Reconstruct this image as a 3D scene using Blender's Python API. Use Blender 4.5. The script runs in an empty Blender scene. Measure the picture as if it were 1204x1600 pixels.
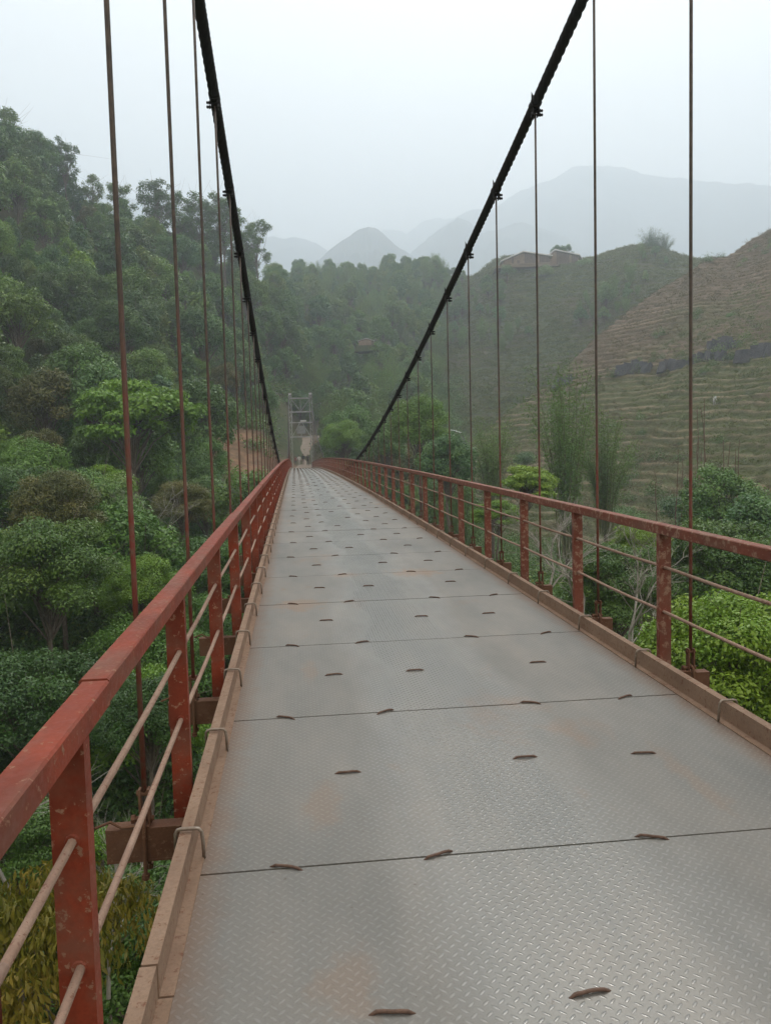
import bpy, math, random
import numpy as np
from mathutils import Vector, Matrix

rng = np.random.default_rng(7)
random.seed(7)
scene = bpy.context.scene
COL = scene.collection

# ------------------------------------------------------------------ camera
F_PX, YAW, PITCH, ROLL, CAM_H = 1237.3, 0.11158, 0.06816, -0.02532, 1.453
def cam_axes():
    y, t, r = YAW, PITCH, ROLL
    Fv = np.array([math.sin(y)*math.cos(t), math.cos(y)*math.cos(t), -math.sin(t)])
    R = np.array([math.cos(y), -math.sin(y), 0.0]); U = np.cross(R, Fv)
    return Fv, R*math.cos(r)+U*math.sin(r), -R*math.sin(r)+U*math.cos(r)
FV, RV, UV = cam_axes()
cd = bpy.data.cameras.new('camera'); cam = bpy.data.objects.new('camera', cd); COL.objects.link(cam)
cam.matrix_world = Matrix(((RV[0], UV[0], -FV[0], 0), (RV[1], UV[1], -FV[1], 0), (RV[2], UV[2], -FV[2], CAM_H), (0, 0, 0, 1)))
cd.sensor_fit = 'VERTICAL'; cd.sensor_height = 24.0; cd.lens = 24.0*F_PX/1600.0
cd.clip_start = 0.05; cd.clip_end = 9000
scene.camera = cam

# ------------------------------------------------------------------ sky, sun, exposure
SUN_EL, SUN_AZ = math.radians(50), math.radians(20)      # azimuth measured from +Y towards +X
world = bpy.data.worlds.new('World'); scene.world = world; world.use_nodes = True
wt = world.node_tree; wt.nodes.clear()
w_out = wt.nodes.new('ShaderNodeOutputWorld'); w_mix = wt.nodes.new('ShaderNodeMixShader')
w_b1 = wt.nodes.new('ShaderNodeBackground'); w_b2 = wt.nodes.new('ShaderNodeBackground')
sky = wt.nodes.new('ShaderNodeTexSky'); sky.sky_type = 'NISHITA'; sky.sun_disc = False
sky.sun_elevation = SUN_EL; sky.sun_rotation = SUN_AZ
sky.air_density = 1.0; sky.dust_density = 6.0; sky.ozone_density = 1.0
w_b1.inputs[1].default_value = 0.10
w_b2.inputs[0].default_value = (1.0, 0.90, 0.785, 1); w_b2.inputs[1].default_value = .96   # even cloud and smoke layer
w_mix.inputs[0].default_value = 0.85
wt.links.new(sky.outputs[0], w_b1.inputs[0]); wt.links.new(w_b1.outputs[0], w_mix.inputs[1])
wt.links.new(w_b2.outputs[0], w_mix.inputs[2]); wt.links.new(w_mix.outputs[0], w_out.inputs[0])
sd = bpy.data.lights.new('sun', 'SUN'); sd.energy = 1.5; sd.angle = math.radians(20); sd.color = (1, 0.95, 0.87)
sun = bpy.data.objects.new('sun', sd); COL.objects.link(sun)
d = Vector((math.cos(SUN_EL)*math.sin(SUN_AZ), math.cos(SUN_EL)*math.cos(SUN_AZ), math.sin(SUN_EL)))
sun.rotation_euler = d.to_track_quat('Z', 'Y').to_euler()
scene.view_settings.view_transform = 'Standard'; scene.view_settings.look = 'None'
scene.view_settings.exposure = 0.78; scene.view_settings.gamma = 1.0; scene.view_settings.use_curve_mapping = False
scene.cycles.max_bounces = 8; scene.cycles.diffuse_bounces = 3; scene.cycles.glossy_bounces = 2
scene.cycles.transmission_bounces = 3; scene.cycles.volume_bounces = 4; scene.cycles.transparent_max_bounces = 4
scene.cycles.caustics_reflective = False; scene.cycles.caustics_refractive = False
scene.cycles.use_denoising = True

# ------------------------------------------------------------------ helpers
def ray(u, v):
    d = FV + RV*((u-602)/F_PX) - UV*((v-800)/F_PX)
    return d
def at(u, v, r):                     # the point at horizontal distance r seen at photo pixel u, v
    d = ray(u, v); k = r/math.hypot(d[0], d[1])
    return np.array([d[0]*k, d[1]*k, CAM_H+d[2]*k])
def az_of(u, v=650): d = ray(u, v); return math.atan2(d[0], d[1])
def zat(u, v, r): return at(u, v, r)[2]

def link(o, parent=None):
    COL.objects.link(o)
    if parent is not None: o.parent = parent
    return o
def tag(o, label=None, cat=None, group=None, kind=None):
    if label: o['label'] = label
    if cat: o['category'] = cat
    if group: o['group'] = group
    if kind: o['kind'] = kind
    return o
def empty(name, loc=(0, 0, 0), rz=0.0, parent=None):
    o = bpy.data.objects.new(name, None); o.empty_display_size = 0.2
    o.location = loc; o.rotation_euler = (0, 0, rz); return link(o, parent)
def mesh_np(name, V, Q, mat=None, smooth=False, tint=None):
    """V (n,3); Q (m,4) or (m,3) int"""
    V = np.asarray(V, np.float32); Q = np.asarray(Q, np.int32)
    me = bpy.data.meshes.new(name); k = Q.shape[1]
    me.vertices.add(len(V)); me.vertices.foreach_set('co', V.ravel())
    me.loops.add(Q.size); me.loops.foreach_set('vertex_index', Q.ravel())
    me.polygons.add(len(Q))
    me.polygons.foreach_set('loop_start', np.arange(len(Q), dtype=np.int32)*k)
    me.polygons.foreach_set('loop_total', np.full(len(Q), k, np.int32))
    if smooth: me.polygons.foreach_set('use_smooth', np.ones(len(Q), bool))
    if tint is not None:
        a = me.attributes.new('tint', 'FLOAT', 'POINT'); a.data.foreach_set('value', np.asarray(tint, np.float32))
    me.update(calc_edges=True); me.validate()
    if mat: me.materials.append(mat)
    return me
class MB:
    """collects shapes into one mesh"""
    def __init__(s): s.V = []; s.Fc = []
    def add(s, V, Fc):
        n = len(s.V); s.V += [tuple(v) for v in V]; s.Fc += [tuple(i+n for i in f) for f in Fc]; return s
    def box(s, x0, x1, y0, y1, z0, z1, fn=None):
        V = [(x, y, z) for z in (z0, z1) for y in (y0, y1) for x in (x0, x1)]
        if fn: V = [fn(*v) for v in V]
        return s.add(V, [(0, 2, 3, 1), (4, 5, 7, 6), (0, 1, 5, 4), (2, 6, 7, 3), (0, 4, 6, 2), (1, 3, 7, 5)])
    def bar(s, a, b, w, h, up=(0, 0, 1)):
        a = Vector(a); b = Vector(b); t = (b-a).normalized(); x = t.cross(Vector(up))
        if x.length < 1e-4: x = t.cross(Vector((1, 0, 0)))
        x.normalize(); z = x.cross(t)
        V = [p+x*sx*w/2+z*sz*h/2 for p in (a, b) for sz in (-1, 1) for sx in (-1, 1)]
        return s.add(V, [(0, 1, 3, 2), (4, 6, 7, 5), (0, 4, 5, 1), (2, 3, 7, 6), (0, 2, 6, 4), (1, 5, 7, 3)])
    def tube(s, pts, rad, n=8, cap=True):
        pts = [Vector(p) for p in pts]; rad = rad if hasattr(rad, '__len__') else [rad]*len(pts)
        V = []; x = None
        for i, p in enumerate(pts):
            t = (pts[min(i+1, len(pts)-1)]-pts[max(i-1, 0)]).normalized()
            if x is None: x = t.cross(Vector((0.13, 0.2, 1))); x = x if x.length > .1 else t.cross(Vector((1, 0, 0)))
            x = (x-t*x.dot(t)).normalized(); y = t.cross(x)
            V += [p+(x*math.cos(2*math.pi*k/n)+y*math.sin(2*math.pi*k/n))*rad[i] for k in range(n)]
        Fc = [(i*n+k, i*n+(k+1) % n, (i+1)*n+(k+1) % n, (i+1)*n+k) for i in range(len(pts)-1) for k in range(n)]
        if cap: Fc += [tuple(range(n))[::-1], tuple((len(pts)-1)*n+k for k in range(n))]
        return s.add(V, Fc)
    def mesh(s, name, mat, smooth=False, bevel=0):
        me = bpy.data.meshes.new(name); me.from_pydata([tuple(v) for v in s.V], [], s.Fc)
        if smooth: me.polygons.foreach_set('use_smooth', [True]*len(me.polygons))
        me.materials.append(mat); me.update(); return me
    def build(s, name, mat, parent=None, smooth=False):
        o = bpy.data.objects.new(name, s.mesh(name, mat, smooth)); return link(o, parent)
def put(name, me, parent=None, loc=(0, 0, 0), rot=(0, 0, 0), sc=1.0):
    o = bpy.data.objects.new(name, me); o.location = loc; o.rotation_euler = rot
    o.scale = (sc,)*3 if not hasattr(sc, '__len__') else sc
    return link(o, parent)

# value noise in numpy
def _h(ix, iy, s):
    n = (ix*374761393 + iy*668265263 + s*1442695041) & 0xffffffff
    n = ((n ^ (n >> 13))*1274126177) & 0xffffffff
    return ((n ^ (n >> 16)) & 0xffff)/65535.0
def vnoise(x, y, s=0):
    x = np.asarray(x, float); y = np.asarray(y, float)
    ix = np.floor(x).astype(np.int64); iy = np.floor(y).astype(np.int64); fx = x-ix; fy = y-iy
    fx = fx*fx*(3-2*fx); fy = fy*fy*(3-2*fy)
    a = _h(ix, iy, s); b = _h(ix+1, iy, s); c = _h(ix, iy+1, s); d_ = _h(ix+1, iy+1, s)
    return (a*(1-fx)+b*fx)*(1-fy)+(c*(1-fx)+d_*fx)*fy
def fbm(x, y, o=4, s=0):
    v = 0; a = 1; t = 0
    for i in range(o): v = v+a*(vnoise(x*2**i, y*2**i, s+i)-.5); t += a; a *= .5
    return v/t*2

# ------------------------------------------------------------------ materials
class M:
    def __init__(s, name, rough=0.6, metal=0.0, spec=0.5):
        s.m = bpy.data.materials.new(name); s.m.use_nodes = True; s.t = s.m.node_tree
        s.n = s.t.nodes; s.l = s.t.links; s.b = s.n['Principled BSDF']; s.out = s.n['Material Output']
        s.b.inputs['Roughness'].default_value = rough; s.b.inputs['Metallic'].default_value = metal
        s.b.inputs['Specular IOR Level'].default_value = spec
        s.tc = None
    def coord(s, kind='Object'):
        if kind == 'Position':
            g = s.n.new('ShaderNodeNewGeometry'); return g.outputs['Position']
        if s.tc is None: s.tc = s.n.new('ShaderNodeTexCoord')
        return s.tc.outputs[kind]
    def mapped(s, co, sc=(1, 1, 1), rot=(0, 0, 0)):
        n = s.n.new('ShaderNodeMapping'); s.l.new(co, n.inputs[0]); n.inputs['Scale'].default_value = sc
        n.inputs['Rotation'].default_value = rot; return n.outputs[0]
    def noise(s, co, scale, detail=4, rough=.55, dist=0.0):
        n = s.n.new('ShaderNodeTexNoise'); s.l.new(co, n.inputs['Vector']); n.inputs['Scale'].default_value = scale
        n.inputs['Detail'].default_value = detail; n.inputs['Roughness'].default_value = rough
        n.inputs['Distortion'].default_value = dist; return n.outputs[0]
    def ramp(s, f, stops, interp='LINEAR'):
        n = s.n.new('ShaderNodeValToRGB'); s.l.new(f, n.inputs[0]); cr = n.color_ramp; cr.interpolation = interp
        while len(cr.elements) < len(stops): cr.elements.new(0.5)
        for e, (p, c) in zip(cr.elements, stops):
            e.position = p; e.color = (c, c, c, 1) if not hasattr(c, '__len__') else (*c, 1)
        return n.outputs[0]
    def mix(s, f, a, b, mode='MIX'):
        n = s.n.new('ShaderNodeMix'); n.data_type = 'RGBA'; n.blend_type = mode
        for i, v in ((0, f), (6, a), (7, b)):
            if isinstance(v, bpy.types.NodeSocket): s.l.new(v, n.inputs[i])
            elif i == 0: n.inputs[0].default_value = v
            else: n.inputs[i].default_value = (*v, 1)
        return n.outputs[2]
    def math(s, op, a, b=0.0, c=0.0):
        n = s.n.new('ShaderNodeMath'); n.operation = op
        for i, v in enumerate((a, b, c)):
            if isinstance(v, bpy.types.NodeSocket): s.l.new(v, n.inputs[i])
            else: n.inputs[i].default_value = v
        return n.outputs[0]
    def sep(s, co):
        n = s.n.new('ShaderNodeSeparateXYZ'); s.l.new(co, n.inputs[0]); return n.outputs
    def color(s, c):
        if isinstance(c, bpy.types.NodeSocket): s.l.new(c, s.b.inputs['Base Color'])
        else: s.b.inputs['Base Color'].default_value = (*c, 1)
    def bump(s, h, strength=.5, dist=.01):
        n = s.n.new('ShaderNodeBump'); s.l.new(h, n.inputs['Height']); n.inputs['Strength'].default_value = strength
        n.inputs['Distance'].default_value = dist; s.l.new(n.outputs[0], s.b.inputs['Normal'])
    def random(s):
        n = s.n.new('ShaderNodeObjectInfo'); return n.outputs['Random']
    def attr(s, name):
        n = s.n.new('ShaderNodeAttribute'); n.attribute_name = name; return n.outputs['Fac']

# checker plate: dusty worn steel with alternating raised dashes
def mat_plate():
    m = M('checker_plate', .5, .35); co = m.coord('Position')
    rt = m.mapped(co, (1, 1, 1), (0, 0, math.radians(45)))
    x, y, z = m.sep(rt)
    P = 0.0285
    cx = m.math('DIVIDE', x, P); cy = m.math('DIVIDE', y, P)
    fx = m.math('SUBTRACT', m.math('FRACT', cx), .5); fy = m.math('SUBTRACT', m.math('FRACT', cy), .5)
    par = m.math('ABSOLUTE', m.math('MODULO', m.math('ADD', m.math('FLOOR', cx), m.math('FLOOR', cy)), 2.0))
    # ellipse along x on even cells, along y on odd ones
    def el(a, b):
        return m.math('ADD', m.math('POWER', m.math('DIVIDE', m.math('ABSOLUTE', a), .47), 2.0), m.math('POWER', m.math('DIVIDE', m.math('ABSOLUTE', b), .16), 2.0))
    e0 = el(fx, fy); e1 = el(fy, fx)
    e = m.math('ADD', m.math('MULTIPLY', e0, m.math('SUBTRACT', 1.0, par)), m.math('MULTIPLY', e1, par))
    h = m.math('MAXIMUM', m.math('SUBTRACT', 1.0, e), 0.0); hh = m.math('POWER', h, .5)
    px = m.sep(co)[0]
    track_sheen = m.math('SUBTRACT', 1.0, m.math('MINIMUM', m.math('MULTIPLY', m.math('ABSOLUTE', m.math('SUBTRACT', px, m.math('ADD', .78, m.math('MULTIPLY', m.math('SUBTRACT', m.noise(m.mapped(co, (1, .4, 1)), 1.7, 3), .5), .7)))), 1.7), 1.0))
    track_sheen = m.ramp(track_sheen, [(.1, 0.0), (.65, 1.0)])
    wear = m.noise(m.mapped(co, (1.1, .55, 1)), 1.1, 4, .5)
    dust = m.noise(m.mapped(co, (1.0, .35, 1)), 2.3, 6, .62)
    fine = m.noise(co, 160, 2)
    base = m.ramp(dust, [(.3, (.155, .157, .149)), (.5, (.193, .189, .176)), (.7, (.232, .217, .195))])
    # rusty clay patches of their own shape
    st = m.noise(m.mapped(co, (1.3, .8, 1)), 1.0, 5, .6, .4)
    stm = m.ramp(st, [(.60, 0.0), (.68, 1.0)])
    base = m.mix(m.math('MULTIPLY', m.math('MULTIPLY', stm, m.ramp(dust, [(.35, .25), (.6, .9)])), .8), base, (.24, .15, .095))
    # clay smears left on the plates
    for (sx_, sy_, ax, ay) in ((.0, 7.1, .30, .42), (1.27, 8.6, .42, .38), (.5, 8.62, .26, .22), (.07, 3.12, .10, .38), (.10, 2.02, .13, .22), (1.62, 3.1, .07, .45), (.05, 5.0, .08, .3)):
        ex = m.math('DIVIDE', m.math('SUBTRACT', m.sep(co)[0], sx_), ax); ey = m.math('DIVIDE', m.math('SUBTRACT', m.sep(co)[1], sy_), ay)
        dd = m.math('SQRT', m.math('ADD', m.math('MULTIPLY', ex, ex), m.math('MULTIPLY', ey, ey)))
        dd = m.math('ADD', dd, m.math('MULTIPLY', m.math('SUBTRACT', m.noise(m.mapped(co, (1.2, .8, 1)), 9, 5, .65), .5), 1.9))
        base = m.mix(m.math('MULTIPLY', m.ramp(dd, [(.35, 1.0), (.80, 0.0)]), (.9 if sy_ > 6 else .45)), base, (.235, .17, .125))
    # tyre-polished streaks along the bridge
    trk = m.noise(m.mapped(co, (5.0, .12, 1)), 1.0, 4, .6)
    base = m.mix(m.math('MULTIPLY', m.ramp(trk, [(.45, 0.0), (.7, 1.0)]), .35), base, (.215, .200, .178))
    # clay washed to the two edges
    edge = m.math('ABSOLUTE', m.math('SUBTRACT', px, .856))
    en = m.math('ADD', edge, m.math('MULTIPLY', m.noise(co, 9, 4), .14))
    em = m.ramp(en, [(0.0, 0.0), (1.23/1.4, 0.0), (1.33/1.4, 1.0)]) if False else m.math('MULTIPLY', m.math('MAXIMUM', m.math('SUBTRACT', en, 1.17), 0.0), 6.0)
    em = m.math('MINIMUM', em, .8)
    base = m.mix(em, base, (.20, .13, .09))
    base = m.mix(m.math('MULTIPLY', m.ramp(fine, [(.35, 1.0), (.5, 0.0)]), .15), base, (.08, .075, .07))
    base = m.mix(m.math('MULTIPLY', hh, m.math('ADD', .10, m.math('MULTIPLY', track_sheen, .30))), base, (.38, .38, .37))  # worn dash tops, painted lighter still in the polished track as sun sheen
    lit = m.noise(co, 42, 3, .6); base = m.mix(m.ramp(lit, [(.70, 0.0), (.73, .6)]), base, (.10, .075, .055))
    m.color(base)
    r = m.math('SUBTRACT', m.ramp(wear, [(.3, .62), (.7, .72)]), m.math('MULTIPLY', track_sheen, .32))
    r = m.math('SUBTRACT', r, m.math('MULTIPLY', hh, .12)); m.l.new(r, m.b.inputs['Roughness'])
    hs = m.math('ADD', m.math('MULTIPLY', hh, m.math('ADD', .5, m.math('MULTIPLY', track_sheen, .75))), m.math('MULTIPLY', fine, .10))
    m.bump(hs, .6, .0018)
    return m.m
def mat_paint(name, c1, c2, rust, amount=.5, scale=1.0, rough=.5):
    m = M(name, rough, .0, .3); co = m.coord('Position')
    a = m.noise(co, 5*scale, 6, .65); b = m.noise(co, 34*scale, 5, .7); c = m.noise(co, 90*scale, 3)
    col = m.mix(m.ramp(a, [(.35, 0.0), (.65, 1.0)]), c1, c2)
    col = m.mix(m.ramp(b, [(.66-.16*amount, 0.0), (.70-.14*amount, 1.0)]), col, rust)
    col = m.mix(m.math('MULTIPLY', m.ramp(c, [(.4, 1.0), (.55, 0.0)]), .3), col, tuple(x*.55 for x in c1))
    g = m.noise(m.mapped(co, (3, .8, 3)), 2.2, 5, .65); col = m.mix(m.math('MULTIPLY', m.ramp(g, [(.46, 0.0), (.66, 1.0)]), .45), col, (.17, .105, .075))
    m.color(col); m.l.new(m.ramp(b, [(.3, rough-.1), (.7, min(1, rough+.25))]), m.b.inputs['Roughness'])
    m.bump(m.math('ADD', b, m.math('MULTIPLY', c, .4)), .5, .0012); return m.m
def mat_simple(name, c1, c2, scale, rough=.8, bump=.3, bd=.01, spec=.3, metal=0.0):
    m = M(name, rough, metal, spec); co = m.coord('Position'); n = m.noise(co, scale, 6, .6)
    m.color(m.mix(m.ramp(n, [(.35, 0.0), (.65, 1.0)]), c1, c2)); m.bump(m.noise(co, scale*6, 4), bump, bd); return m.m
def mat_leaf(name, stops, trans=.35, rough=.5, spread=.45):
    m = M(name, rough-.08, 0, .5)
    rnd = m.random(); t = m.attr('tint')
    f = m.math('ADD', m.math('MULTIPLY', rnd, 1-spread), m.math('MULTIPLY', t, spread))
    col = m.ramp(f, stops)
    big = m.noise(m.coord('Position'), .035, 2)
    col = m.mix(m.math('MULTIPLY', m.ramp(big, [(.45, 0.0), (.66, 1.0)]), .3), col, (.12, .125, .045))
    m.color(col)
    tr = m.n.new('ShaderNodeBsdfTranslucent'); mx = m.n.new('ShaderNodeMixShader'); mx.inputs[0].default_value = trans*.8
    m.l.new(m.mix(.5, col, (.10, .14, .02)), tr.inputs[0])
    m.l.new(m.b.outputs[0], mx.inputs[1]); m.l.new(tr.outputs[0], mx.inputs[2]); m.l.new(mx.outputs[0], m.out.inputs[0])
    return m.m

MAT = {}
MAT['plate'] = mat_plate()
MAT['red'] = mat_paint('red_oxide_paint', (.27, .046, .020), (.165, .034, .018), (.32, .18, .12), .45, 1.0, .55)
MAT['red_dusty'] = mat_paint('weathered_red_paint', (.22, .066, .042), (.155, .048, .032), (.32, .20, .145), .85, .7, .6)
MAT['kerb'] = mat_paint('dusty_brown_steel', (.30, .205, .145), (.24, .16, .11), (.18, .085, .055), .45, 1.0, .75)
MAT['rail_bar'] = mat_paint('dull_rebar', (.36, .25, .19), (.28, .18, .135), (.20, .09, .06), .4, 1.6, .7)
MAT['rust'] = mat_paint('rusty_steel', (.15, .075, .045), (.11, .05, .03), (.19, .11, .07), .5, 1.0, .8)
MAT['cable'] = mat_simple('dark_steel_rope', (.012, .012, .014), (.022, .020, .020), 30, .7, .3, .002)
MAT['clip'] = mat_simple('bare_steel_clip', (.30, .26, .22), (.22, .17, .13), 40, .45, .2, .001, .5, .5)
MAT['tie'] = mat_simple('brown_tie_bar', (.10, .065, .05), (.16, .10, .075), 60, .75, .4, .001)
MAT['tower'] = mat_simple('grey_tower_steel', (.34, .35, .355), (.22, .22, .22), 3, .6, .1, .005, .5)
MAT['bark'] = mat_simple('bark', (.10, .08, .06), (.17, .145, .12), 6, .9, .6, .02)
MAT['pale_bark'] = mat_simple('pale_bark', (.26, .245, .22), (.36, .34, .31), 6, .9, .4, .02)
MAT['leaf_dark'] = mat_leaf('dark_leaves', [(0.0, (0.034, 0.096, 0.022)), (.4, (0.067, 0.162, 0.029)), (.75, (0.122, 0.228, 0.033)), (1.0, (0.245, 0.288, 0.056))])
MAT['leaf_mid'] = mat_leaf('forest_leaves', [(0.0, (0.044, 0.135, 0.057)), (.3, (0.083, 0.209, 0.057)), (.65, (0.145, 0.277, 0.052)), (1.0, (0.275, 0.331, 0.063))])
MAT['leaf_bright'] = mat_leaf('bright_leaves', [(0.0, (.10, .25, .018)), (.5, (.18, .35, .025)), (1.0, (.30, .44, .045))], .4)
MAT['leaf_fresh'] = mat_leaf('fresh_green_leaves', [(0.0, (0.064, 0.175, 0.037)), (.4, (0.108, 0.250, 0.037)), (.8, (0.179, 0.338, 0.043)), (1.0, (0.281, 0.400, 0.064))], .35)
MAT['leaf_olive'] = mat_leaf('olive_leaves', [(0.0, (0.067, 0.102, 0.022)), (.5, (0.147, 0.162, 0.039)), (1.0, (0.269, 0.228, 0.066))], .35, .5, .8)
MAT['leaf_yellow'] = mat_leaf('yellowing_leaves', [(0.0, (.10, .13, .018)), (.5, (.22, .20, .025)), (1.0, (.34, .25, .04))], .35, .5, .9)
MAT['bamboo'] = mat_leaf('bamboo_leaves', [(0.0, (0.100, 0.224, 0.048)), (.5, (0.157, 0.294, 0.059)), (1.0, (0.228, 0.350, 0.083))], .4, .5, .6)
MAT['culm'] = mat_simple('bamboo_culm', (.09, .12, .045), (.16, .16, .08), 4, .6, .1, .01)
MAT['dirt'] = mat_simple('clay_dirt', (.27, .165, .10), (.36, .24, .16), 1.2, .95, .6, .06)
MAT['road'] = mat_simple('dirt_track', (.23, .185, .145), (.30, .245, .195), 1.5, .95, .4, .02)

def mat_ground():
    m = M('forest_floor', .95, 0, .2); co = m.coord('Position')
    a = m.noise(co, .06, 5); b = m.noise(co, .7, 6, .65)
    g = m.mix(m.ramp(b, [(.35, 0.0), (.65, 1.0)]), (.035, .055, .018), (.075, .085, .032))
    g = m.mix(m.ramp(a, [(.45, 0.0), (.65, 1.0)]), g, (.085, .070, .040))
    d = m.attr('dirt'); g = m.mix(d, g, m.mix(m.ramp(b, [(.4, 0.0), (.6, 1.0)]), (.25, .15, .09), (.13, .085, .05)))
    m.color(g); m.bump(b, .8, .25); return m.m
def mat_terrace():
    m = M('terrace_soil_and_grass', .95, 0, .2); co = m.coord('Position')
    a = m.noise(m.mapped(co, (.6, 1, 1)), .045, 5, .6); b = m.noise(m.mapped(co, (.5, .5, 2.5)), .9, 6, .7); c = m.noise(co, 4.5, 4, .7)
    brown = m.mix(m.ramp(b, [(.35, 0.0), (.62, 1.0)]), (.098, .070, .046), (.155, .116, .075))
    green = m.mix(m.ramp(b, [(.35, 0.0), (.65, 1.0)]), (.070, .088, .032), (.118, .126, .054))
    z = m.sep(co)[2]
    am = m.math('ADD', a, m.math('MULTIPLY', m.math('SUBTRACT', z, 16.0), .0065))
    col = m.mix(m.ramp(am, [(.44, 0.0), (.56, 1.0)]), green, brown)
    # dry straw lip on the terrace edges, from an attribute written with the geometry
    lip = m.attr('lip'); ln = m.noise(m.mapped(co, (.05, .05, 2)), 1.0, 4)
    col = m.mix(m.math('MULTIPLY', lip, m.ramp(ln, [(.40, .15), (.58, .95)])), col, (.34, .26, .185))
    col = m.mix(m.math('MULTIPLY', m.ramp(c, [(.38, 1.0), (.52, 0.0)]), .5), col, (.055, .055, .026))
    m.color(col); m.bump(m.math('ADD', c, b), .9, .18); return m.m
def mat_mountain():
    m = M('far_mountain', .95, 0, .1); co = m.coord('Position'); a = m.noise(co, .012, 8, .65)
    m.color(m.mix(m.ramp(a, [(.4, 0.0), (.6, 1.0)]), (.035, .05, .03), (.085, .085, .055))); return m.m
MAT['ground'] = mat_ground(); MAT['terrace'] = mat_terrace(); MAT['mountain'] = mat_mountain()
MAT['rock'] = mat_simple('dark_rock', (.045, .050, .062), (.085, .088, .098), .9, .8, .8, .15)

# ------------------------------------------------------------------ terrain
# columns: photo column u -> list of (horizontal distance, ground height)
T = {}
def colz(u, pts):                       # pts: (r, 'v', v, treeheight) or (r, z)
    out = []
    for p in pts:
        if len(p) == 2: out.append(p)
        else: out.append((p[0], zat(u, p[2], p[0])-p[3]))
    T[u] = out
colz(-900, [(0, -24), (25, -22), (60, -6), (110, 24), (180, 70), (240, 90), (320, 80), (700, 20), (1700, -10)])
colz(-300, [(0, -24), (14, -23), (25, -18), (40, -10), (60, 0), (100, 24), (170, 66), (230, 84), (320, 75), (700, 20), (1700, -10)])
colz(0, [(0, -24), (12, -22), (20, 'v', 1500, 6), (28, 'v', 1200, 6.5), (38, 'v', 900, 7), (55, 'v', 730, 7), (90, 'v', 500, 7.5), (125, 'v', 350, 8), (165, 'v', 228, 7), (230, 62), (320, 50), (700, 10), (1700, -10)])
colz(150, [(0, -24), (12, -21), (20, 'v', 1450, 6), (28, 'v', 1150, 6.5), (40, 'v', 880, 7), (58, 'v', 730, 7), (95, 'v', 540, 7.5), (130, 'v', 410, 8), (170, 'v', 312, 7), (230, 50), (320, 42), (700, 10), (1700, -10)])
colz(300, [(0, -24), (15, -22), (30, 'v', 1100, 6.5), (45, 'v', 870, 7), (70, 'v', 730, 7), (105, 'v', 590, 7.5), (145, 'v', 460, 8), (190, 'v', 352, 8), (240, 46), (320, 40), (700, 10), (1700, -10)])
colz(400, [(0, -24), (15, -23), (35, -20), (60, 'v', 840, 5), (85, 'v', 752, 3), (96, 'v', 735, .5), (113, 'v', 664, 0), (120, 'v', 655, 0), (135, 8.0), (165, 'v', 515, 8), (200, 'v', 415, 8), (240, 40), (320, 44), (700, 10), (1700, -10)])
colz(440, [(0, -24), (15, -23), (35, -21), (60, -17), (88, -7), (104, -.6), (114, .5), (135, 3.4), (165, 'v', 555, 8), (205, 'v', 470, 8), (260, 'v', 425, 8), (310, 50), (700, 10), (1700, -10)])
colz(470, [(0, -24), (15, -23), (35, -22), (60, -19), (88, -10), (106, -.9), (112.5, .1), (126, .6), (160, 4.9), (176, 8), (205, 'v', 545, 8), (260, 'v', 465, 8), (350, 'v', 412, 8), (400, 70), (700, 10), (1700, -10)])
colz(520, [(0, -24), (15, -23), (35, -22), (60, -20), (88, -12), (106, -2.0), (114, 0), (130, 1.5), (160, 4.9), (180, 'v', 590, 8), (230, 'v', 500, 8), (360, 'v', 414, 8), (420, 75), (700, 10), (1700, -10)])
colz(600, [(0, -22), (15, -21), (35, -20), (60, -17), (90, -12), (120, -5), (150, 'v', 640, 7), (200, 'v', 560, 8), (270, 'v', 480, 8), (370, 'v', 415, 8), (430, 75), (700, 10), (1700, -10)])
colz(700, [(0, -20), (15, -18), (35, -15), (60, -12), (90, -9), (120, -7), (150, 'v', 720, 3), (200, 'v', 610, 6), (270, 'v', 495, 7), (350, 'v', 408, 5), (420, 72), (700, 10), (1700, -10)])
colz(800, [(0, -18), (10, -15), (20, -11.5), (35, -10), (60, -9), (90, -11), (140, -11), (190, 'v', 650, 3), (240, 'v', 545, 3), (300, 'v', 408, .3), (322, 'v', 396, 0), (380, 70), (700, 10), (1700, -10)])
colz(900, [(0, -18), (10, -14), (20, -10), (35, -9.5), (60, -9), (90, -11), (140, -11), (190, 'v', 640, 3), (240, 'v', 520, 2), (290, 'v', 410, .3), (322, 'v', 402, 0), (380, 70), (700, 10), (1700, -10)])
colz(1000, [(0, -18), (9, -12), (20, -9), (35, -9), (60, -8.5), (90, -11), (140, -11), (190, 'v', 640, 3), (240, 'v', 490, 1), (290, 'v', 390, 0), (330, 'v', 383, 0), (380, 75), (700, 10), (1700, -10)])
colz(1100, [(0, -18), (9, -11), (20, -8), (35, -8.5), (60, -8.5), (90, -11), (140, -11), (190, 0), (240, 'v', 480, 1), (300, 'v', 402, 0), (360, 75), (700, 10), (1700, -10)])
colz(1300, [(0, -18), (9, -10), (20, -8), (35, -8.5), (60, -9), (90, -11), (140, -11), (190, 0), (300, 40), (360, 45), (700, 10), (1700, -10)])
colz(2100, [(0, -18), (9, -10), (20, -8), (35, -8.5), (60, -9), (90, -11), (140, -11), (190, 0), (300, 40), (360, 45), (700, 10), (1700, -10)])
AZ_T0 = az_of(705); US = sorted(T); AZS = np.array([az_of(u) if -700 < u < 2000 else (-.95 if u < 0 else .95) for u in US])
RG = np.concatenate([np.linspace(0, 60, 31)[:-1], np.linspace(60, 200, 57)[:-1], np.linspace(200, 440, 49)[:-1], np.linspace(440, 1700, 25), np.array([5200.])])
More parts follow.
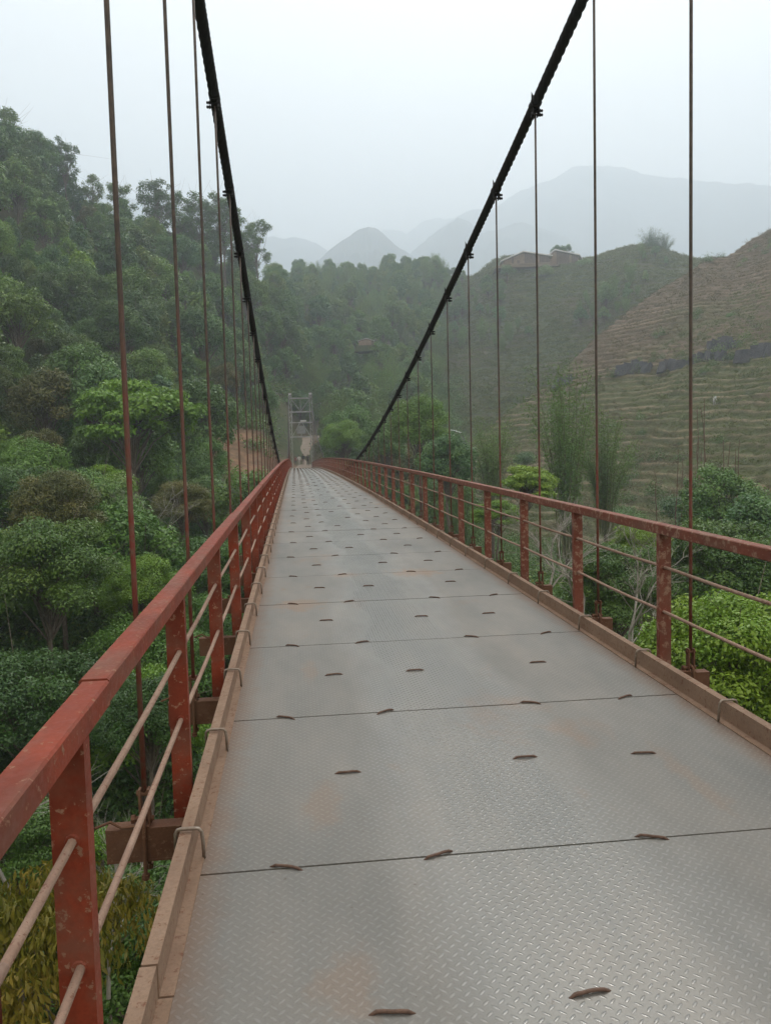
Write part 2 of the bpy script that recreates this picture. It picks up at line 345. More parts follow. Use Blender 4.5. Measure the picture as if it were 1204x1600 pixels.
TAB = np.array([np.interp(RG, [p[0] for p in T[u]], [p[1] for p in T[u]]) for u in US])
for _ in range(2):                      # soften the kinks along r
    TAB[:, 1:-1] = .25*TAB[:, :-2]+.5*TAB[:, 1:-1]+.25*TAB[:, 2:]
def ground_raw(x, y):
    x = np.asarray(x, float); y = np.asarray(y, float)
    r = np.hypot(x, y); a = np.clip(np.arctan2(x, y), AZS[0], AZS[-1])
    ri = np.interp(r, RG, np.arange(len(RG))); r0 = np.clip(ri.astype(int), 0, len(RG)-2); fr = ri-r0
    ai = np.interp(a, AZS, np.arange(len(AZS))); a0 = np.clip(ai.astype(int), 0, len(AZS)-2); fa = ai-a0; fa = fa*fa*(3-2*fa)
    return ((TAB[a0, r0]*(1-fr)+TAB[a0, r0+1]*fr)*(1-fa)+(TAB[a0+1, r0]*(1-fr)+TAB[a0+1, r0+1]*fr)*fa)
def ground_z(x, y):
    x = np.asarray(x, float); y = np.asarray(y, float); r = np.hypot(x, y)
    z = ground_raw(x, y)
    amp = np.clip((r-12)/60, 0, 1)*1.6*np.clip((np.hypot(x-2, y-125)-14)/25, 0, 1)
    lim = np.where((y < 0), 0.3, 1.0)
    z = z+fbm(x/14, y/14, 4, 3)*amp*lim
    a = np.arctan2(x, y); wgt = np.clip((a-AZ_T0)/.05, 0, 1)*np.clip((r-165)/15, 0, 1)*np.clip((345-r)/10, 0, 1)
    st = 1.9; q = z/st+fbm(x/22, y/22, 3, 61)*.6; k = np.floor(q); f = q-k; f2 = np.clip((f-.55)/.45, 0, 1); f2 = .2*np.clip(f/.55, 0, 1)+.8*f2*f2*(3-2*f2)
    return z+(f2-f)*st*wgt*.85
azg = np.concatenate([np.linspace(-math.pi, -1.0, 26)[:-1], np.linspace(-1.0, 1.0, 260)[:-1], np.linspace(1.0, math.pi, 26)])
rg = np.concatenate([np.array([0.5]), np.linspace(2, 60, 40)[:-1], np.linspace(60, 165, 75)[:-1], np.linspace(165, 345, 250)[:-1], np.linspace(345, 440, 40)[:-1], np.geomspace(440, 4800, 30)])
A, R_ = np.meshgrid(azg, rg, indexing='ij'); GX = R_*np.sin(A); GY = R_*np.cos(A); GZ = ground_z(GX, GY)
na, nr = A.shape; idx = np.arange(na*nr).reshape(na, nr)
Qd = np.stack([idx[:-1, :-1], idx[:-1, 1:], idx[1:, 1:], idx[1:, :-1]], -1).reshape(-1, 4)[:, ::-1]
gme = mesh_np('ground', np.stack([GX, GY, GZ], -1).reshape(-1, 3), Qd, MAT['ground'], True)
DIRT = [(400, 700, 103, 9.5), (372, 690, 105, 7), (428, 712, 106, 7.0)]
DP = [(at(u, v, r), rad) for u, v, r, rad in DIRT]
dm = np.zeros(GX.shape)
for p, rad in DP: dm = np.maximum(dm, np.clip(1.6-np.hypot(GX-p[0], GY-p[1])/rad*1.2, 0, 1))
dm = np.maximum(dm, np.clip(1.5-np.hypot(GX-1, GY-116)/6, 0, 1))
dm = np.clip(dm*(1+fbm(GX/3, GY/3, 3, 8)*.6), 0, 1)
a_ = gme.attributes.new('dirt', 'FLOAT', 'POINT'); a_.data.foreach_set('value', dm.ravel().astype(np.float32))
tag(put('ground', gme), kind='structure')

# terraced hill on the right
HU = [(690, 725, 145, 122), (730, 700, 152, 112), (780, 655, 158, 106), (860, 603, 168, 100), (940, 515, 185, 94), (1000, 470, 196, 90), (1060, 430, 208, 86), (1100, 402, 216, 84),
      (1140, 397, 222, 82), (1170, 378, 228, 80), (1204, 360, 232, 78), (1300, 330, 235, 74), (1500, 280, 235, 72), (1800, 250, 235, 72)]
H_AZ = np.array([az_of(u, v) for u, v, rs, rf in HU]); H_ZS = np.array([zat(u, v, rs) for u, v, rs, rf in HU])
H_RS = np.array([h[2] for h in HU]); H_RF = np.array([h[3] for h in HU])
def hill_smooth(x, y):
    r = np.hypot(x, y); a = np.arctan2(x, y)
    zs = np.interp(a, H_AZ, H_ZS); rs = np.interp(a, H_AZ, H_RS); rf = np.interp(a, H_AZ, H_RF)
    t = (r-rf)/(rs-rf); zf = -9.0
    z = np.where(t < 0, zf+t*18, np.where(t < 1, zf+(zs-zf)*np.clip(t, 0, 1)**1.12, zs-(r-rs)*.35-((r-rs)/25)**2*2))
    z = z-np.clip((H_AZ[0]-a)*400, 0, 30)
    return z+fbm(x/24, y/24, 3, 21)*1.8*np.clip(t*3, 0, 1)*np.clip((1.15-t)*5, .3, 1)
STEP = 1.15
def hill_terr(x, y):
    z = hill_smooth(x, y); w = fbm(x/9, y/9, 4, 31)*.85+fbm(x/30, y/30, 2, 33)*.8
    q = z/STEP+w; k = np.floor(q); f = q-k
    tread = np.clip(f/.62, 0, 1)*.22; rise = np.clip((f-.62)/.38, 0, 1); rise = rise*rise*(3-2*rise)*.78
    zq = (k-w+tread+rise)*STEP
    soft = np.clip(vnoise(x/15, y/15, 77)*1.7-.4, 0, .65)*np.clip((z-10)/14, .35, 1)
    zz = zq*(1-soft)+z*soft+fbm(x/1.7, y/1.7, 3, 5)*.22
    lip = np.clip(1-np.abs(f-.95)/.15, 0, 1)+np.clip(1-np.abs(f-.0)/.10, 0, 1)
    return zz, np.clip(lip, 0, 1)*(1-soft)
ha = np.concatenate([np.linspace(H_AZ[0]-.02, az_of(1300), 430)[:-1], np.linspace(az_of(1300), H_AZ[-1], 60)]); hr = np.concatenate([np.linspace(66, 185, 400)[:-1], np.linspace(185, 290, 200)])
A, R_ = np.meshgrid(ha, hr, indexing='ij'); HX = R_*np.sin(A); HY = R_*np.cos(A); HZ, HL = hill_terr(HX, HY)
na, nr = A.shape; idx = np.arange(na*nr).reshape(na, nr)
Qd = np.stack([idx[:-1, :-1], idx[:-1, 1:], idx[1:, 1:], idx[1:, :-1]], -1).reshape(-1, 4)[:, ::-1]
hme = mesh_np('terraced_hillside', np.stack([HX, HY, HZ], -1).reshape(-1, 3), Qd, MAT['terrace'], True)
a_ = hme.attributes.new('lip', 'FLOAT', 'POINT'); a_.data.foreach_set('value', HL.ravel().astype(np.float32))
tag(put('terraced_hillside', hme), kind='structure')
def surf_z(x, y):
    g = ground_z(x, y); a = math.atan2(x, y); r = math.hypot(x, y)
    if H_AZ[0]-.01 < a < H_AZ[-1] and 68 < r < 285:
        return max(float(g), float(hill_terr(np.array([x]), np.array([y]))[0][0]))
    return float(g)

# far mountains
def mountain(D, pts, width, seed, base=-15):
    us = np.linspace(pts[0][0], pts[-1][0], 420); vs = np.interp(us, [p[0] for p in pts], [p[1] for p in pts]); vs = vs+fbm(us/26, us*0+seed, 5, seed)*5.5
    az = np.array([az_of(u, v) for u, v in zip(us, vs)]); zs = np.array([zat(u, v, D) for u, v in zip(us, vs)])
    k = np.linspace(-1, 1, 61)
    A, K = np.meshgrid(az, k, indexing='ij'); Z = np.repeat(zs[:, None], len(k), 1)
    Rr = D+K*width
    prof = np.clip(1-np.abs(K), 0, 1)**.85
    X = Rr*np.sin(A); Y = Rr*np.cos(A)
    n = fbm(X/(D*.05), Y/(D*.05), 5, seed)
    Zz = base+(Z-base)*prof+n*(Z-base)*.16*np.clip(np.abs(K)*5, .06, 1)*np.clip(1.1-np.abs(K), 0, 1)
    na, nr = A.shape; idx = np.arange(na*nr).reshape(na, nr)
    Qd = np.stack([idx[:-1, :-1], idx[:-1, 1:], idx[1:, 1:], idx[1:, :-1]], -1).reshape(-1, 4)[:, ::-1]
    tag(put('mountain', mesh_np('mountain', np.stack([X, Y, Zz], -1).reshape(-1, 3), Qd, MAT['mountain'], True)), kind='structure')
mountain(1700, [(400, 520), (480, 428), (500, 406), (520, 390), (545, 370), (560, 358), (575, 354), (590, 358), (610, 372), (630, 386), (650, 403), (690, 440), (760, 520)], 620, 11)
mountain(2150, [(560, 500), (620, 420), (644, 390), (687, 357), (714, 340), (734, 347), (754, 364), (775, 357), (794, 350), (814, 349), (867, 364), (907, 384), (927, 397), (1000, 440), (1100, 500)], 700, 12)
mountain(2800, [(560, 480), (640, 400), (700, 345), (740, 323), (765, 325), (800, 307), (834, 290), (867, 280), (894, 263), (927, 260), (968, 262), (1001, 270), (1068, 280), (1135, 287), (1204, 293), (1350, 300), (1600, 340), (1900, 420)], 800, 13)
mountain(3400, [(480, 470), (560, 395), (600, 361), (634, 364), (654, 347), (680, 340), (694, 345), (720, 337), (800, 345), (900, 380)], 700, 14)
mountain(2700, [(-500, 420), (-200, 330), (100, 300), (300, 315), (386, 342), (415, 368), (457, 369), (487, 376), (507, 388), (560, 420), (640, 470)], 700, 15)

# ------------------------------------------------------------------ the bridge
XL, XR = -0.388, 2.100                 # inner feet of the kerbs
def dz(y): return .022828*y-.000187*y*y
def ds(y): return math.atan(.022828-.000374*y)
Y0, Y1 = -3.35, 111.65
bridge = empty('suspension_bridge', (0.86, 0, 0))
OFF = Vector((-0.86, 0, 0))
def child(name, me, loc=(0, 0, 0), rot=(0, 0, 0), parent=None, sc=1.0):
    if parent is None: return put(name, me, bridge, Vector(loc)+OFF, rot, sc)
    return put(name, me, parent, loc, rot, sc)
# deck plates
GAP = .012
pm = []
for k in range(3):
    mb = MB(); mb.box(XL-.055, XR+.055, GAP/2, 1.5-GAP/2, -.008, 0); pm.append(mb.mesh('deck_plate', MAT['plate']))
def tie_mesh(seed, L=.122):
    r_ = random.Random(seed); mb = MB(); n = 7
    pts = [(-L/2+L*i/(n-1), r_.uniform(-.003, .003), (.0045+.0030*math.sin(math.pi*i/(n-1))) if 0 < i < n-1 else -.004) for i in range(n)]
    mb.tube(pts, [.0035]+[.0054]*(n-2)+[.0035], 8); return mb.mesh('tie_bar', MAT['tie'], True)
tms = [tie_mesh(i) for i in range(4)]
far_ties = MB()
nplates = int((Y1-Y0)/1.5)+1
Ys0 = 2.650-1.5*4
for i in range(nplates):
    y = Ys0+1.5*i
    if y+1.5 > Y1+.9: break
    o = child('deck_plate', pm[i % 3], (0, y, dz(y)+random.uniform(-.0012, .0012)), (math.atan((dz(y+1.5)-dz(y))/1.5), 0, random.uniform(-.0006, .0006)))
    mid = [.20, .71, 1.53] if (i % 2 == 1) else [.20, .985, 1.54]
    ts = [(x+random.uniform(-.02, .02), .75+random.uniform(-.03, .03), random.uniform(-.12, .12)) for x in mid]
    ts += [(x+random.uniform(-.02, .02), 1.5, s*random.uniform(.35, .6)) for x, s in ((-.08, -1), (.455, 1), (1.25, -1), (1.79, 1))]
    for (x, yy, rz) in ts:
        if -1.5 < y < 27: child('tie_bar', random.choice(tms), (x, yy, 0), (0, 0, rz), parent=o)
        elif y >= 27:
            c, s = math.cos(rz), math.sin(rz); Yp = y+yy; z = dz(Yp)
            far_ties.box(-.065, .065, -.012, .012, -.002, .014, lambda a, b, c_, x=x, Yp=Yp, z=z, c=c, s=s: (x+a*c-b*s, Yp+a*s+b*c, z+c_))
o = far_ties.build('tie_bar', MAT['tie'], bridge); o.location = OFF; o['kind'] = 'stuff'

# stringers and cross beams under the deck
BS, BP = 1.568, 3.21
nb = range(-4, 70)
cb = MB()
def channel(mb, x0, x1, yc, zt, h, w, t):
    mb.box(x0, x1, yc-w/2, yc+w/2, zt-t, zt); mb.box(x0, x1, yc-w/2, yc+w/2, zt-h, zt-h+t); mb.box(x0, x1, yc-w/2+.002, yc-w/2+t+.002, zt-h+t, zt-t)
channel(cb, -.80, 2.60, 0, -.075, .14, .07, .009)
for x in (-.16, .5, 1.2, 1.85): cb.box(x-.03, x+.03, -.035, .035, -.075, -.0745+.004)
cbm = cb.mesh('crossbeam', MAT['rust'])
HX_L, HX_R = -.6486, 2.487
def cable_z(y): return CAM_H+1.02*(5.130-.241357*(y/1.02)+.002466*(y/1.02)**2)
beams = []
for k in nb:
    y = BP+BS*k
    if y < -2.5 or y > 110.5: continue
    child('crossbeam', cbm, (0, y, dz(y)), (ds(y), 0, 0)); beams.append((k, y))
for x in (-.25, .45, 1.2, 1.95):
    ys = np.arange(-3, 112.1, 2.5); mb = MB()
    for a, b in zip(ys[:-1], ys[1:]): mb.bar((x, a, dz(a)-.042), (x, b, dz(b)-.042), .05, .06)
    mb.build('stringer', MAT['rust'], bridge).location = OFF

# kerbs: folded steel beams in 4.7 m pieces, each with its clips
def kerb_piece(L, side):
    mb = MB(); w, h, t = .043, .098, .006; s = side
    def bx(x0, x1, z0, z1, y0=.004, y1=L-.004): mb.box(min(x0*s, x1*s), max(x0*s, x1*s), y0, y1, z0, z1)
    bx(0.012, 0.012+w, h-t, h)         # top
    bx(0.012, 0.012+t, t, h-t)         # inner web
    bx(-.026, 0.012+t, 0.001, t)       # lower flange lying on the plate
    bx(0.012+w-t, 0.012+w, h-.03, h-t)
    for yy in np.arange(.3, L-.2, 1.1): bx(0.012+t, .012+w-.001, t, h-t, yy, yy+.006)
    return mb.mesh('kerb_beam', MAT['kerb'])
def clip_mesh(side):
    mb = MB(); s = side; r = .0075
    pts = [(-.026*s, 0, -.01), (-.024*s, 0, .06), (-.020*s, 0, .098), (-.011*s, 0, .109), (.0*s, 0, .1105), (.052*s, 0, .1105), (.064*s, 0, .107), (.070*s, 0, .096), (.071*s, 0, .02)]
    mb.tube(pts, r-.001, 8); return mb.mesh('kerb_clip', MAT['clip'], True)
LK = 4.68
kms = {s: kerb_piece(LK, s) for s in (-1, 1)}; cms = {s: clip_mesh(s) for s in (-1, 1)}
for side, X, cp in ((-1, XL, 2.760), (1, XR, 3.707)):
    clips = [cp+.991*i for i in range(-6, 110)]
    start = 2.05 if side < 0 else 4.75
    y = start-LK*2
    while y < Y1-1:
        a = math.atan((dz(y+LK)-dz(y))/LK)
        L = min(LK, Y1-y)
        o = child('kerb_beam', kms[side], (X+random.uniform(-.002, .002), y, dz(y)), (a, 0, random.uniform(-.0005, .0005)), sc=(1, L/LK, 1))
        for c in clips:
            if y <= c < y+L and c > -2: child('kerb_clip', cms[side], (0, (c-y)/(L/LK)+random.uniform(-.01, .01), 0), (0, 0, random.uniform(-.05, .05)), parent=o)
        y += LK

# railings
RH = .885
def post_mesh(side, mat, h):
    mb = MB(); s = side; w, dpt, t = .077, .045, .006
    def bx(x0, x1, y0, y1, z0, z1): mb.box(min(x0*s, x1*s), max(x0*s, x1*s), y0, y1, z0, z1)
    bx(0, w, 0, t, -.12, h)                 # web
    bx(0, t, t, dpt, -.12, h)               # flange towards the deck
    bx(w-t, w, t, dpt, -.12, h)
    bx(.005, .045, .001+dpt*.3, dpt+.02, -.16, -.075)
    for z in (.32, .605):         # weld collars round the bars
        mb.tube([(s*.033, -.004, z), (s*.033, .001, z)], [.015, .018], 10)
    return mb.mesh('rail_post', mat, False)
PS = 1.567
for side, X, pp, mat, barmat in ((-1, -.4717, 1.725, MAT['red'], MAT['rail_bar']), (1, 2.290, 4.800, MAT['red_dusty'], MAT['rail_bar'])):
    pmsh = post_mesh(side, mat, RH-.063)
    ks = range(-3 if side < 0 else -5, 72)
    ys = [pp+PS*k for k in ks if pp+PS*k < Y1-.3]
    for y in ys: child('rail_post', pmsh, (X, y, dz(y)), (0, random.uniform(-.006, .006), random.uniform(-.02, .02)))
    # top rail: square section in three-bay lengths, slightly out of line at the joints
    seg = 3*PS; off = .25 if side < 0 else 1.28
    y = ys[0]-seg+off; j = 0
    while y < Y1:
        a, b = max(y, ys[0]-.3), min(y+seg, Y1)
        if b-a > .2:
            mb = MB(); n = 3; w = .072-.004*(j % 2); hh = .064; jx = random.uniform(-.004, .004); jz = random.uniform(-.004, .004)
            x0, x1 = sorted((X-.004*side+jx, X-.004*side+jx+w*side)); V = []; Fc = []; bev = .005
            for i in range(n+1):
                yy = a+.002+(b-a-.004)*i/n; z1 = dz(yy)+RH+jz; z0 = z1-hh
                V += [(x0+bev, yy, z0), (x1-bev, yy, z0), (x1, yy, z0+bev), (x1, yy, z1-bev), (x1-bev, yy, z1), (x0+bev, yy, z1), (x0, yy, z1-bev), (x0, yy, z0+bev)]
            for i in range(n):
                for k in range(8): Fc.append((i*8+k, i*8+(k+1) % 8, i*8+8+(k+1) % 8, i*8+8+k))
            Fc += [tuple(range(8))[::-1], tuple(n*8+k for k in range(8))]
            mb.add(V, [f[::-1] for f in Fc[:-2]]+Fc[-2:])
            o = mb.build('top_rail', mat, bridge); o.location = OFF
            # weld beads at the posts
        y += seg; j += 1
    y = ys[0]; 
    for zf in (.32, .605):
        y = ys[0]-.2; first = True
        while y < Y1-.5:
            b = min(y+seg*(1.0 if not first else .93), Y1-.2); first = False
            mb = MB(); n = max(3, int((b-y)/.25)); rr = .0105; pts = []
            jj = random.uniform(-.003, .003)
            for i in range(n+1):
                yy = y+(b+.12-y)*i/n; sag = -.007*math.sin(math.pi*((yy-ys[0])/PS % 1))
                pts.append((X+side*(.030+.003*math.sin(yy*1.7+zf*9)), yy, dz(yy)+zf+sag+jj))
            mb.tube(pts, rr, 8)
            o = mb.build('rail_bar', barmat, bridge, True); o.location = OFF
            y = b

# main cables: twisted rope
def rope(X, mirror):
    ys = [-9.0]; 
    while ys[-1] < 112.3:
        yy = ys[-1]; ys.append(yy+(.022 if 1.5 < yy < 14 else .045 if yy < 30 else .5 if yy > 40 else .1))
    ys = np.array(ys); n = 20; lob = 5; zz = np.array([cable_z(y) for y in ys]); sl = np.gradient(zz, ys)
    s = np.concatenate([[0], np.cumsum(np.hypot(np.diff(ys), np.diff(zz)))])
    V = []
    for k in range(n):
        th = 2*math.pi*k/n; ph = th*lob+s*2*math.pi/.105*mirror
        amp = np.where(ys < 30, .0065, .0)
        rad = .041+amp*np.abs(np.cos(ph/2))*1.6
        ny = -sl/np.sqrt(1+sl**2); nz = 1/np.sqrt(1+sl**2)
        V.append(np.stack([X+np.cos(th)*rad, ys+np.sin(th)*rad*ny, zz+np.sin(th)*rad*nz], -1))
    V = np.stack(V, 1).reshape(-1, 3); m_ = len(ys); idx = np.arange(m_*n).reshape(m_, n)
    Q = np.stack([idx[:-1], np.roll(idx, -1, 1)[:-1], np.roll(idx, -1, 1)[1:], idx[1:]], -1).reshape(-1, 4)
    o = put('main_cable', mesh_np('main_cable', V, Q, MAT['cable'], True), bridge, OFF); return o
rope(HX_L, 1); rope(HX_R, -1)
# hangers with clamp at the cable and shackle + U-bolt at the beam
def clamp_mesh(side):
    mb = MB(); s = side
    mb.tube([(0, -.06, .0), (0, .06, .0)], .053, 14)
    mb.box(-.030*s-.004, -.030*s+.004, -.04, .04, -.115, .055)
    mb.box(.030*s-.004, .030*s+.004, -.04, .04, -.115, .055)
    for z in (-.060, -.100): mb.tube([(-.045*s, 0, z), (.078*s, 0, z)], .009, 6); mb.tube([(.040*s, 0, z), (.056*s, 0, z)], .017, 6); mb.tube([(.062*s, 0, z), (.074*s, 0, z)], .014, 6)
    mb.add([(-.02*s, -.05, .04), (-.034*s, .02, .05), (-.012*s, .02, .05), (-.04*s, -.01, .12)], [(0, 1, 3), (1, 2, 3), (2, 0, 3), (0, 2, 1)])
    return mb.mesh('cable_clamp', MAT['cable'])
def shackle_mesh():
    mb = MB()
    mb.box(-.022, -.012, -.018, .018, -.01, .15); mb.box(.012, .022, -.018, .018, -.01, .15); mb.tube([(-.03, 0, .13), (.03, 0, .13)], .012, 8); mb.tube([(-.05, 0, .025), (.034, 0, .025)], .011, 8); mb.tube([(-.055, 0, .025), (-.04, 0, .025)], .018, 6)
    return mb.mesh('shackle', MAT['rust'])
def ubolt_mesh():
    mb = MB(); pts = []
    for i in range(9):
        a = math.pi*i/8; pts.append((.0, -.04*math.cos(a), .01+.03*math.sin(a)))
    pts = [(0, -.045, -.21)]+pts+[(0, .045, -.21)]; mb.tube(pts, .008, 8)
    for y in (-.045, .045): mb.tube([(0, y, -.205), (0, y, -.185)], .016, 6)
    mb.tube([(-.19, -.03, .012), (-.13, -.035, .035), (-.09, -.03, .006), (-.03, -.035, .01), (.02, -.03, .004)], .006, 6)
    return mb.mesh('u_bolt', MAT['rust'])
clm = {s: clamp_mesh(s) for s in (-1, 1)}; shm = shackle_mesh(); ubm = ubolt_mesh()
for side, X in ((-1, HX_L), (1, HX_R)):
    for k, y in beams:
        zt = cable_z(y); zb = dz(y)-.075
        up = zt > zb+.25
        mb = MB(); n = 6; r = .0105 if up else .01
        lo, hi = (zb+.13, zt-.09) if up else (zt+.02, zb)
        if up:
            bow = random.uniform(-.006, .006)
            pts = [(bow*math.sin(math.pi*i/n), bow*.5*math.sin(math.pi*i/n), lo+(hi-lo)*i/n) for i in range(n+1)]
        else:
            pts = [(0, 0, zt-.02), (0, 0, zt-.2)] if zt < zb else [(0, 0, zb-.05), (0, 0, zt+.02)]
        mb.tube([(p[0], p[1], p[2]-zb) for p in pts], r, 8)
        m_ = MAT['red'] if False else (MAT['hang'] if 'hang' in MAT else None)
        if m_ is None:
            mm = M('hanger_paint', .55); co = mm.coord('Position'); z_ = mm.sep(co)[2]
            nn = mm.noise(co, 18, 5, .7); hn = mm.math('ADD', mm.math('MULTIPLY', z_, .25), mm.math('MULTIPLY', mm.noise(co, 1.4, 3), .6))
            c_ = mm.mix(mm.ramp(nn, [(.4, 0.0), (.6, 1.0)]), (.17, .035, .025), (.15, .08, .055))
            c2_ = mm.mix(mm.ramp(nn, [(.4, 0.0), (.6, 1.0)]), (.10, .075, .06), (.055, .045, .04))
            mm.color(mm.mix(mm.ramp(hn, [(.55, 0.0), (.85, 1.0)]), c_, c2_)); MAT['hang'] = m_ = mm.m
        h = child('hanger', mb.mesh('hanger', m_, True), (X, y, zb))
        if up and -3 < y < 60:
            child('cable_clamp', clm[side], (0, 0, zt-zb), (math.atan(.0), 0, 0), parent=h)
        if -3 < y < 40:
            child('shackle', shm, (0, 0, 0), parent=h); child('u_bolt', ubm, (0, 0, 0.0), (0, 0, 0), parent=h)

# far tower
TY = 112.6; TZ = dz(112)
tower = empty('tower', (1.0+OFF.x, TY, TZ), 0, bridge)
def ang(mb, a, b, w): mb.bar(a, b, w, w)
for sx, nm in ((-1, 'left'), (1, 'right')):
    mb = MB(); xc = sx*1.42; TH = 10.1
    for dx in (-.2, .2):
        for dy in (-.3, .3):
            mb.bar((xc+dx+sx*.12, dy, -1.5), (xc+dx*.8, dy, TH), .085, .085)
    z = .2; k = 0
    while z < TH-.6:
        for dy in (-.3, .3): mb.bar((xc-.18*(1 if k % 2 else -1)+sx*.06, dy, z), (xc+.18*(1 if k % 2 else -1)+sx*.05, dy, z+.62), .03, .03)
        z += .62; k += 1
    mb.box(xc-.26, xc+.26, -.4, .4, TH, TH+.10); mb.tube([(xc-.18, -.30, TH+.24), (xc+.18, -.30, TH+.24)], .16, 12); mb.box(xc-.2, xc+.2, -.28, .2, TH+.10, TH+.55)
    mb.build('leg', MAT['tower'], tower)
for z in (9.9, 8.0, 6.5, 4.5):
    mb = MB(); mb.box(-1.62, 1.62, -.36, -.26, z-.07, z+.07); mb.box(-1.62, 1.62, .26, .36, z-.07, z+.07); mb.build('crossbeam', MAT['tower'], tower)
for a, b in (((-1.2, -.31, 9.7), (-.1, -.31, 8.15)), ((1.2, -.31, 9.7), (.1, -.31, 8.15)), ((0, -.31, 9.83), (0, -.31, 8.07)), ((-1.2, -.31, 4.65), (-.2, -.31, 6.4)), ((1.2, -.31, 4.65), (.2, -.31, 6.4)), ((0, -.31, 4.57), (0, -.31, 5.0))):
    mb = MB(); mb.bar(a, b, .075, .075); mb.build('brace', MAT['tower'], tower)
MAT['sign'] = mat_simple('faded_grey_board', (.22, .235, .24), (.17, .18, .185), 2, .7, .05, .005)
mb = MB(); mb.box(-.62, .62, -.42, -.39, 4.95, 5.85); mb.box(-.40, .40, -.42, -.39, 5.852, 6.02)
so = mb.build('sign_board', MAT['sign'], tower); so['label'] = 'square grey warning board hung between the lower tower beams'
MAT['white'] = mat_simple('off_white_plate', (.62, .63, .63), (.55, .56, .56), 3, .6, .05, .005)
mb = MB(); mb.box(-.10, .72, -.42, -.39, 6.62, 6.80); mb.build('name_plate', MAT['white'], tower)
# concrete sill at the far end
MAT['concrete'] = mat_simple('stained_concrete', (.28, .26, .23), (.36, .33, .29), 1.5, .9, .4, .02)
mb = MB(); mb.box(-1.6, 3.6, 111.72, 114.4, -3.0, dz(112)-.01)
o = mb.build('abutment', MAT['concrete'], bridge); o.location = OFF
tag(bridge, 'long suspension footbridge of checkered steel plates with red railings, hung from two dark cables', 'bridge')

# dirt road beyond the bridge
rp = [(1.0, 113.8, .18, 3.0), (1.0, 120, .42, 3.0), (.9, 127, .68, 3.0), (.7, 136, 1.7, 3.1), (.5, 145, 3.1, 3.2), (1.2, 154, 4.6, 3.4), (3.2, 162, 6.0, 3.4), (7.5, 168, 7.3, 3.4), (14, 171, 8.3, 3.4)]
V = []
for i, (x, y, z, w) in enumerate(rp):
    x2, y2 = rp[min(i+1, len(rp)-1)][:2]; x1, y1 = rp[max(i-1, 0)][:2]; t = Vector((x2-x1, y2-y1)).normalized(); nx, ny = t.y, -t.x
    for k in (-.5, -.17, .17, .5): V.append((x+nx*w*k*1.3, y+ny*w*k*1.3, z+.16-abs(k)*.12))
Fc = [(i*4+k, i*4+k+1, i*4+5+k, i*4+4+k) for i in range(len(rp)-1) for k in range(3)]
me = bpy.data.meshes.new('dirt_road'); me.from_pydata(V, [], Fc); me.materials.append(MAT['road']); tag(put('dirt_road', me), kind='structure')
mb = MB()
for i in range(len(rp)-1):
    (x, y, z, w), (x2, y2, z2, w2) = rp[i], rp[i+1]
    mb.add([(x-w*.65, y, z+.08), (x-w*1.2, y, z-2.5), (x2-w*.65, y2, z2+.08), (x2-w*1.2, y2, z2-2.5), (x+w*.65, y, z+.08), (x+w*1.2, y, z-2.5), (x2+w*.65, y2, z2+.08), (x2+w*1.2, y2, z2-2.5)], [(0, 1, 3, 2), (4, 6, 7, 5)])
tag(mb.build('road_bank', MAT['dirt']), kind='structure')

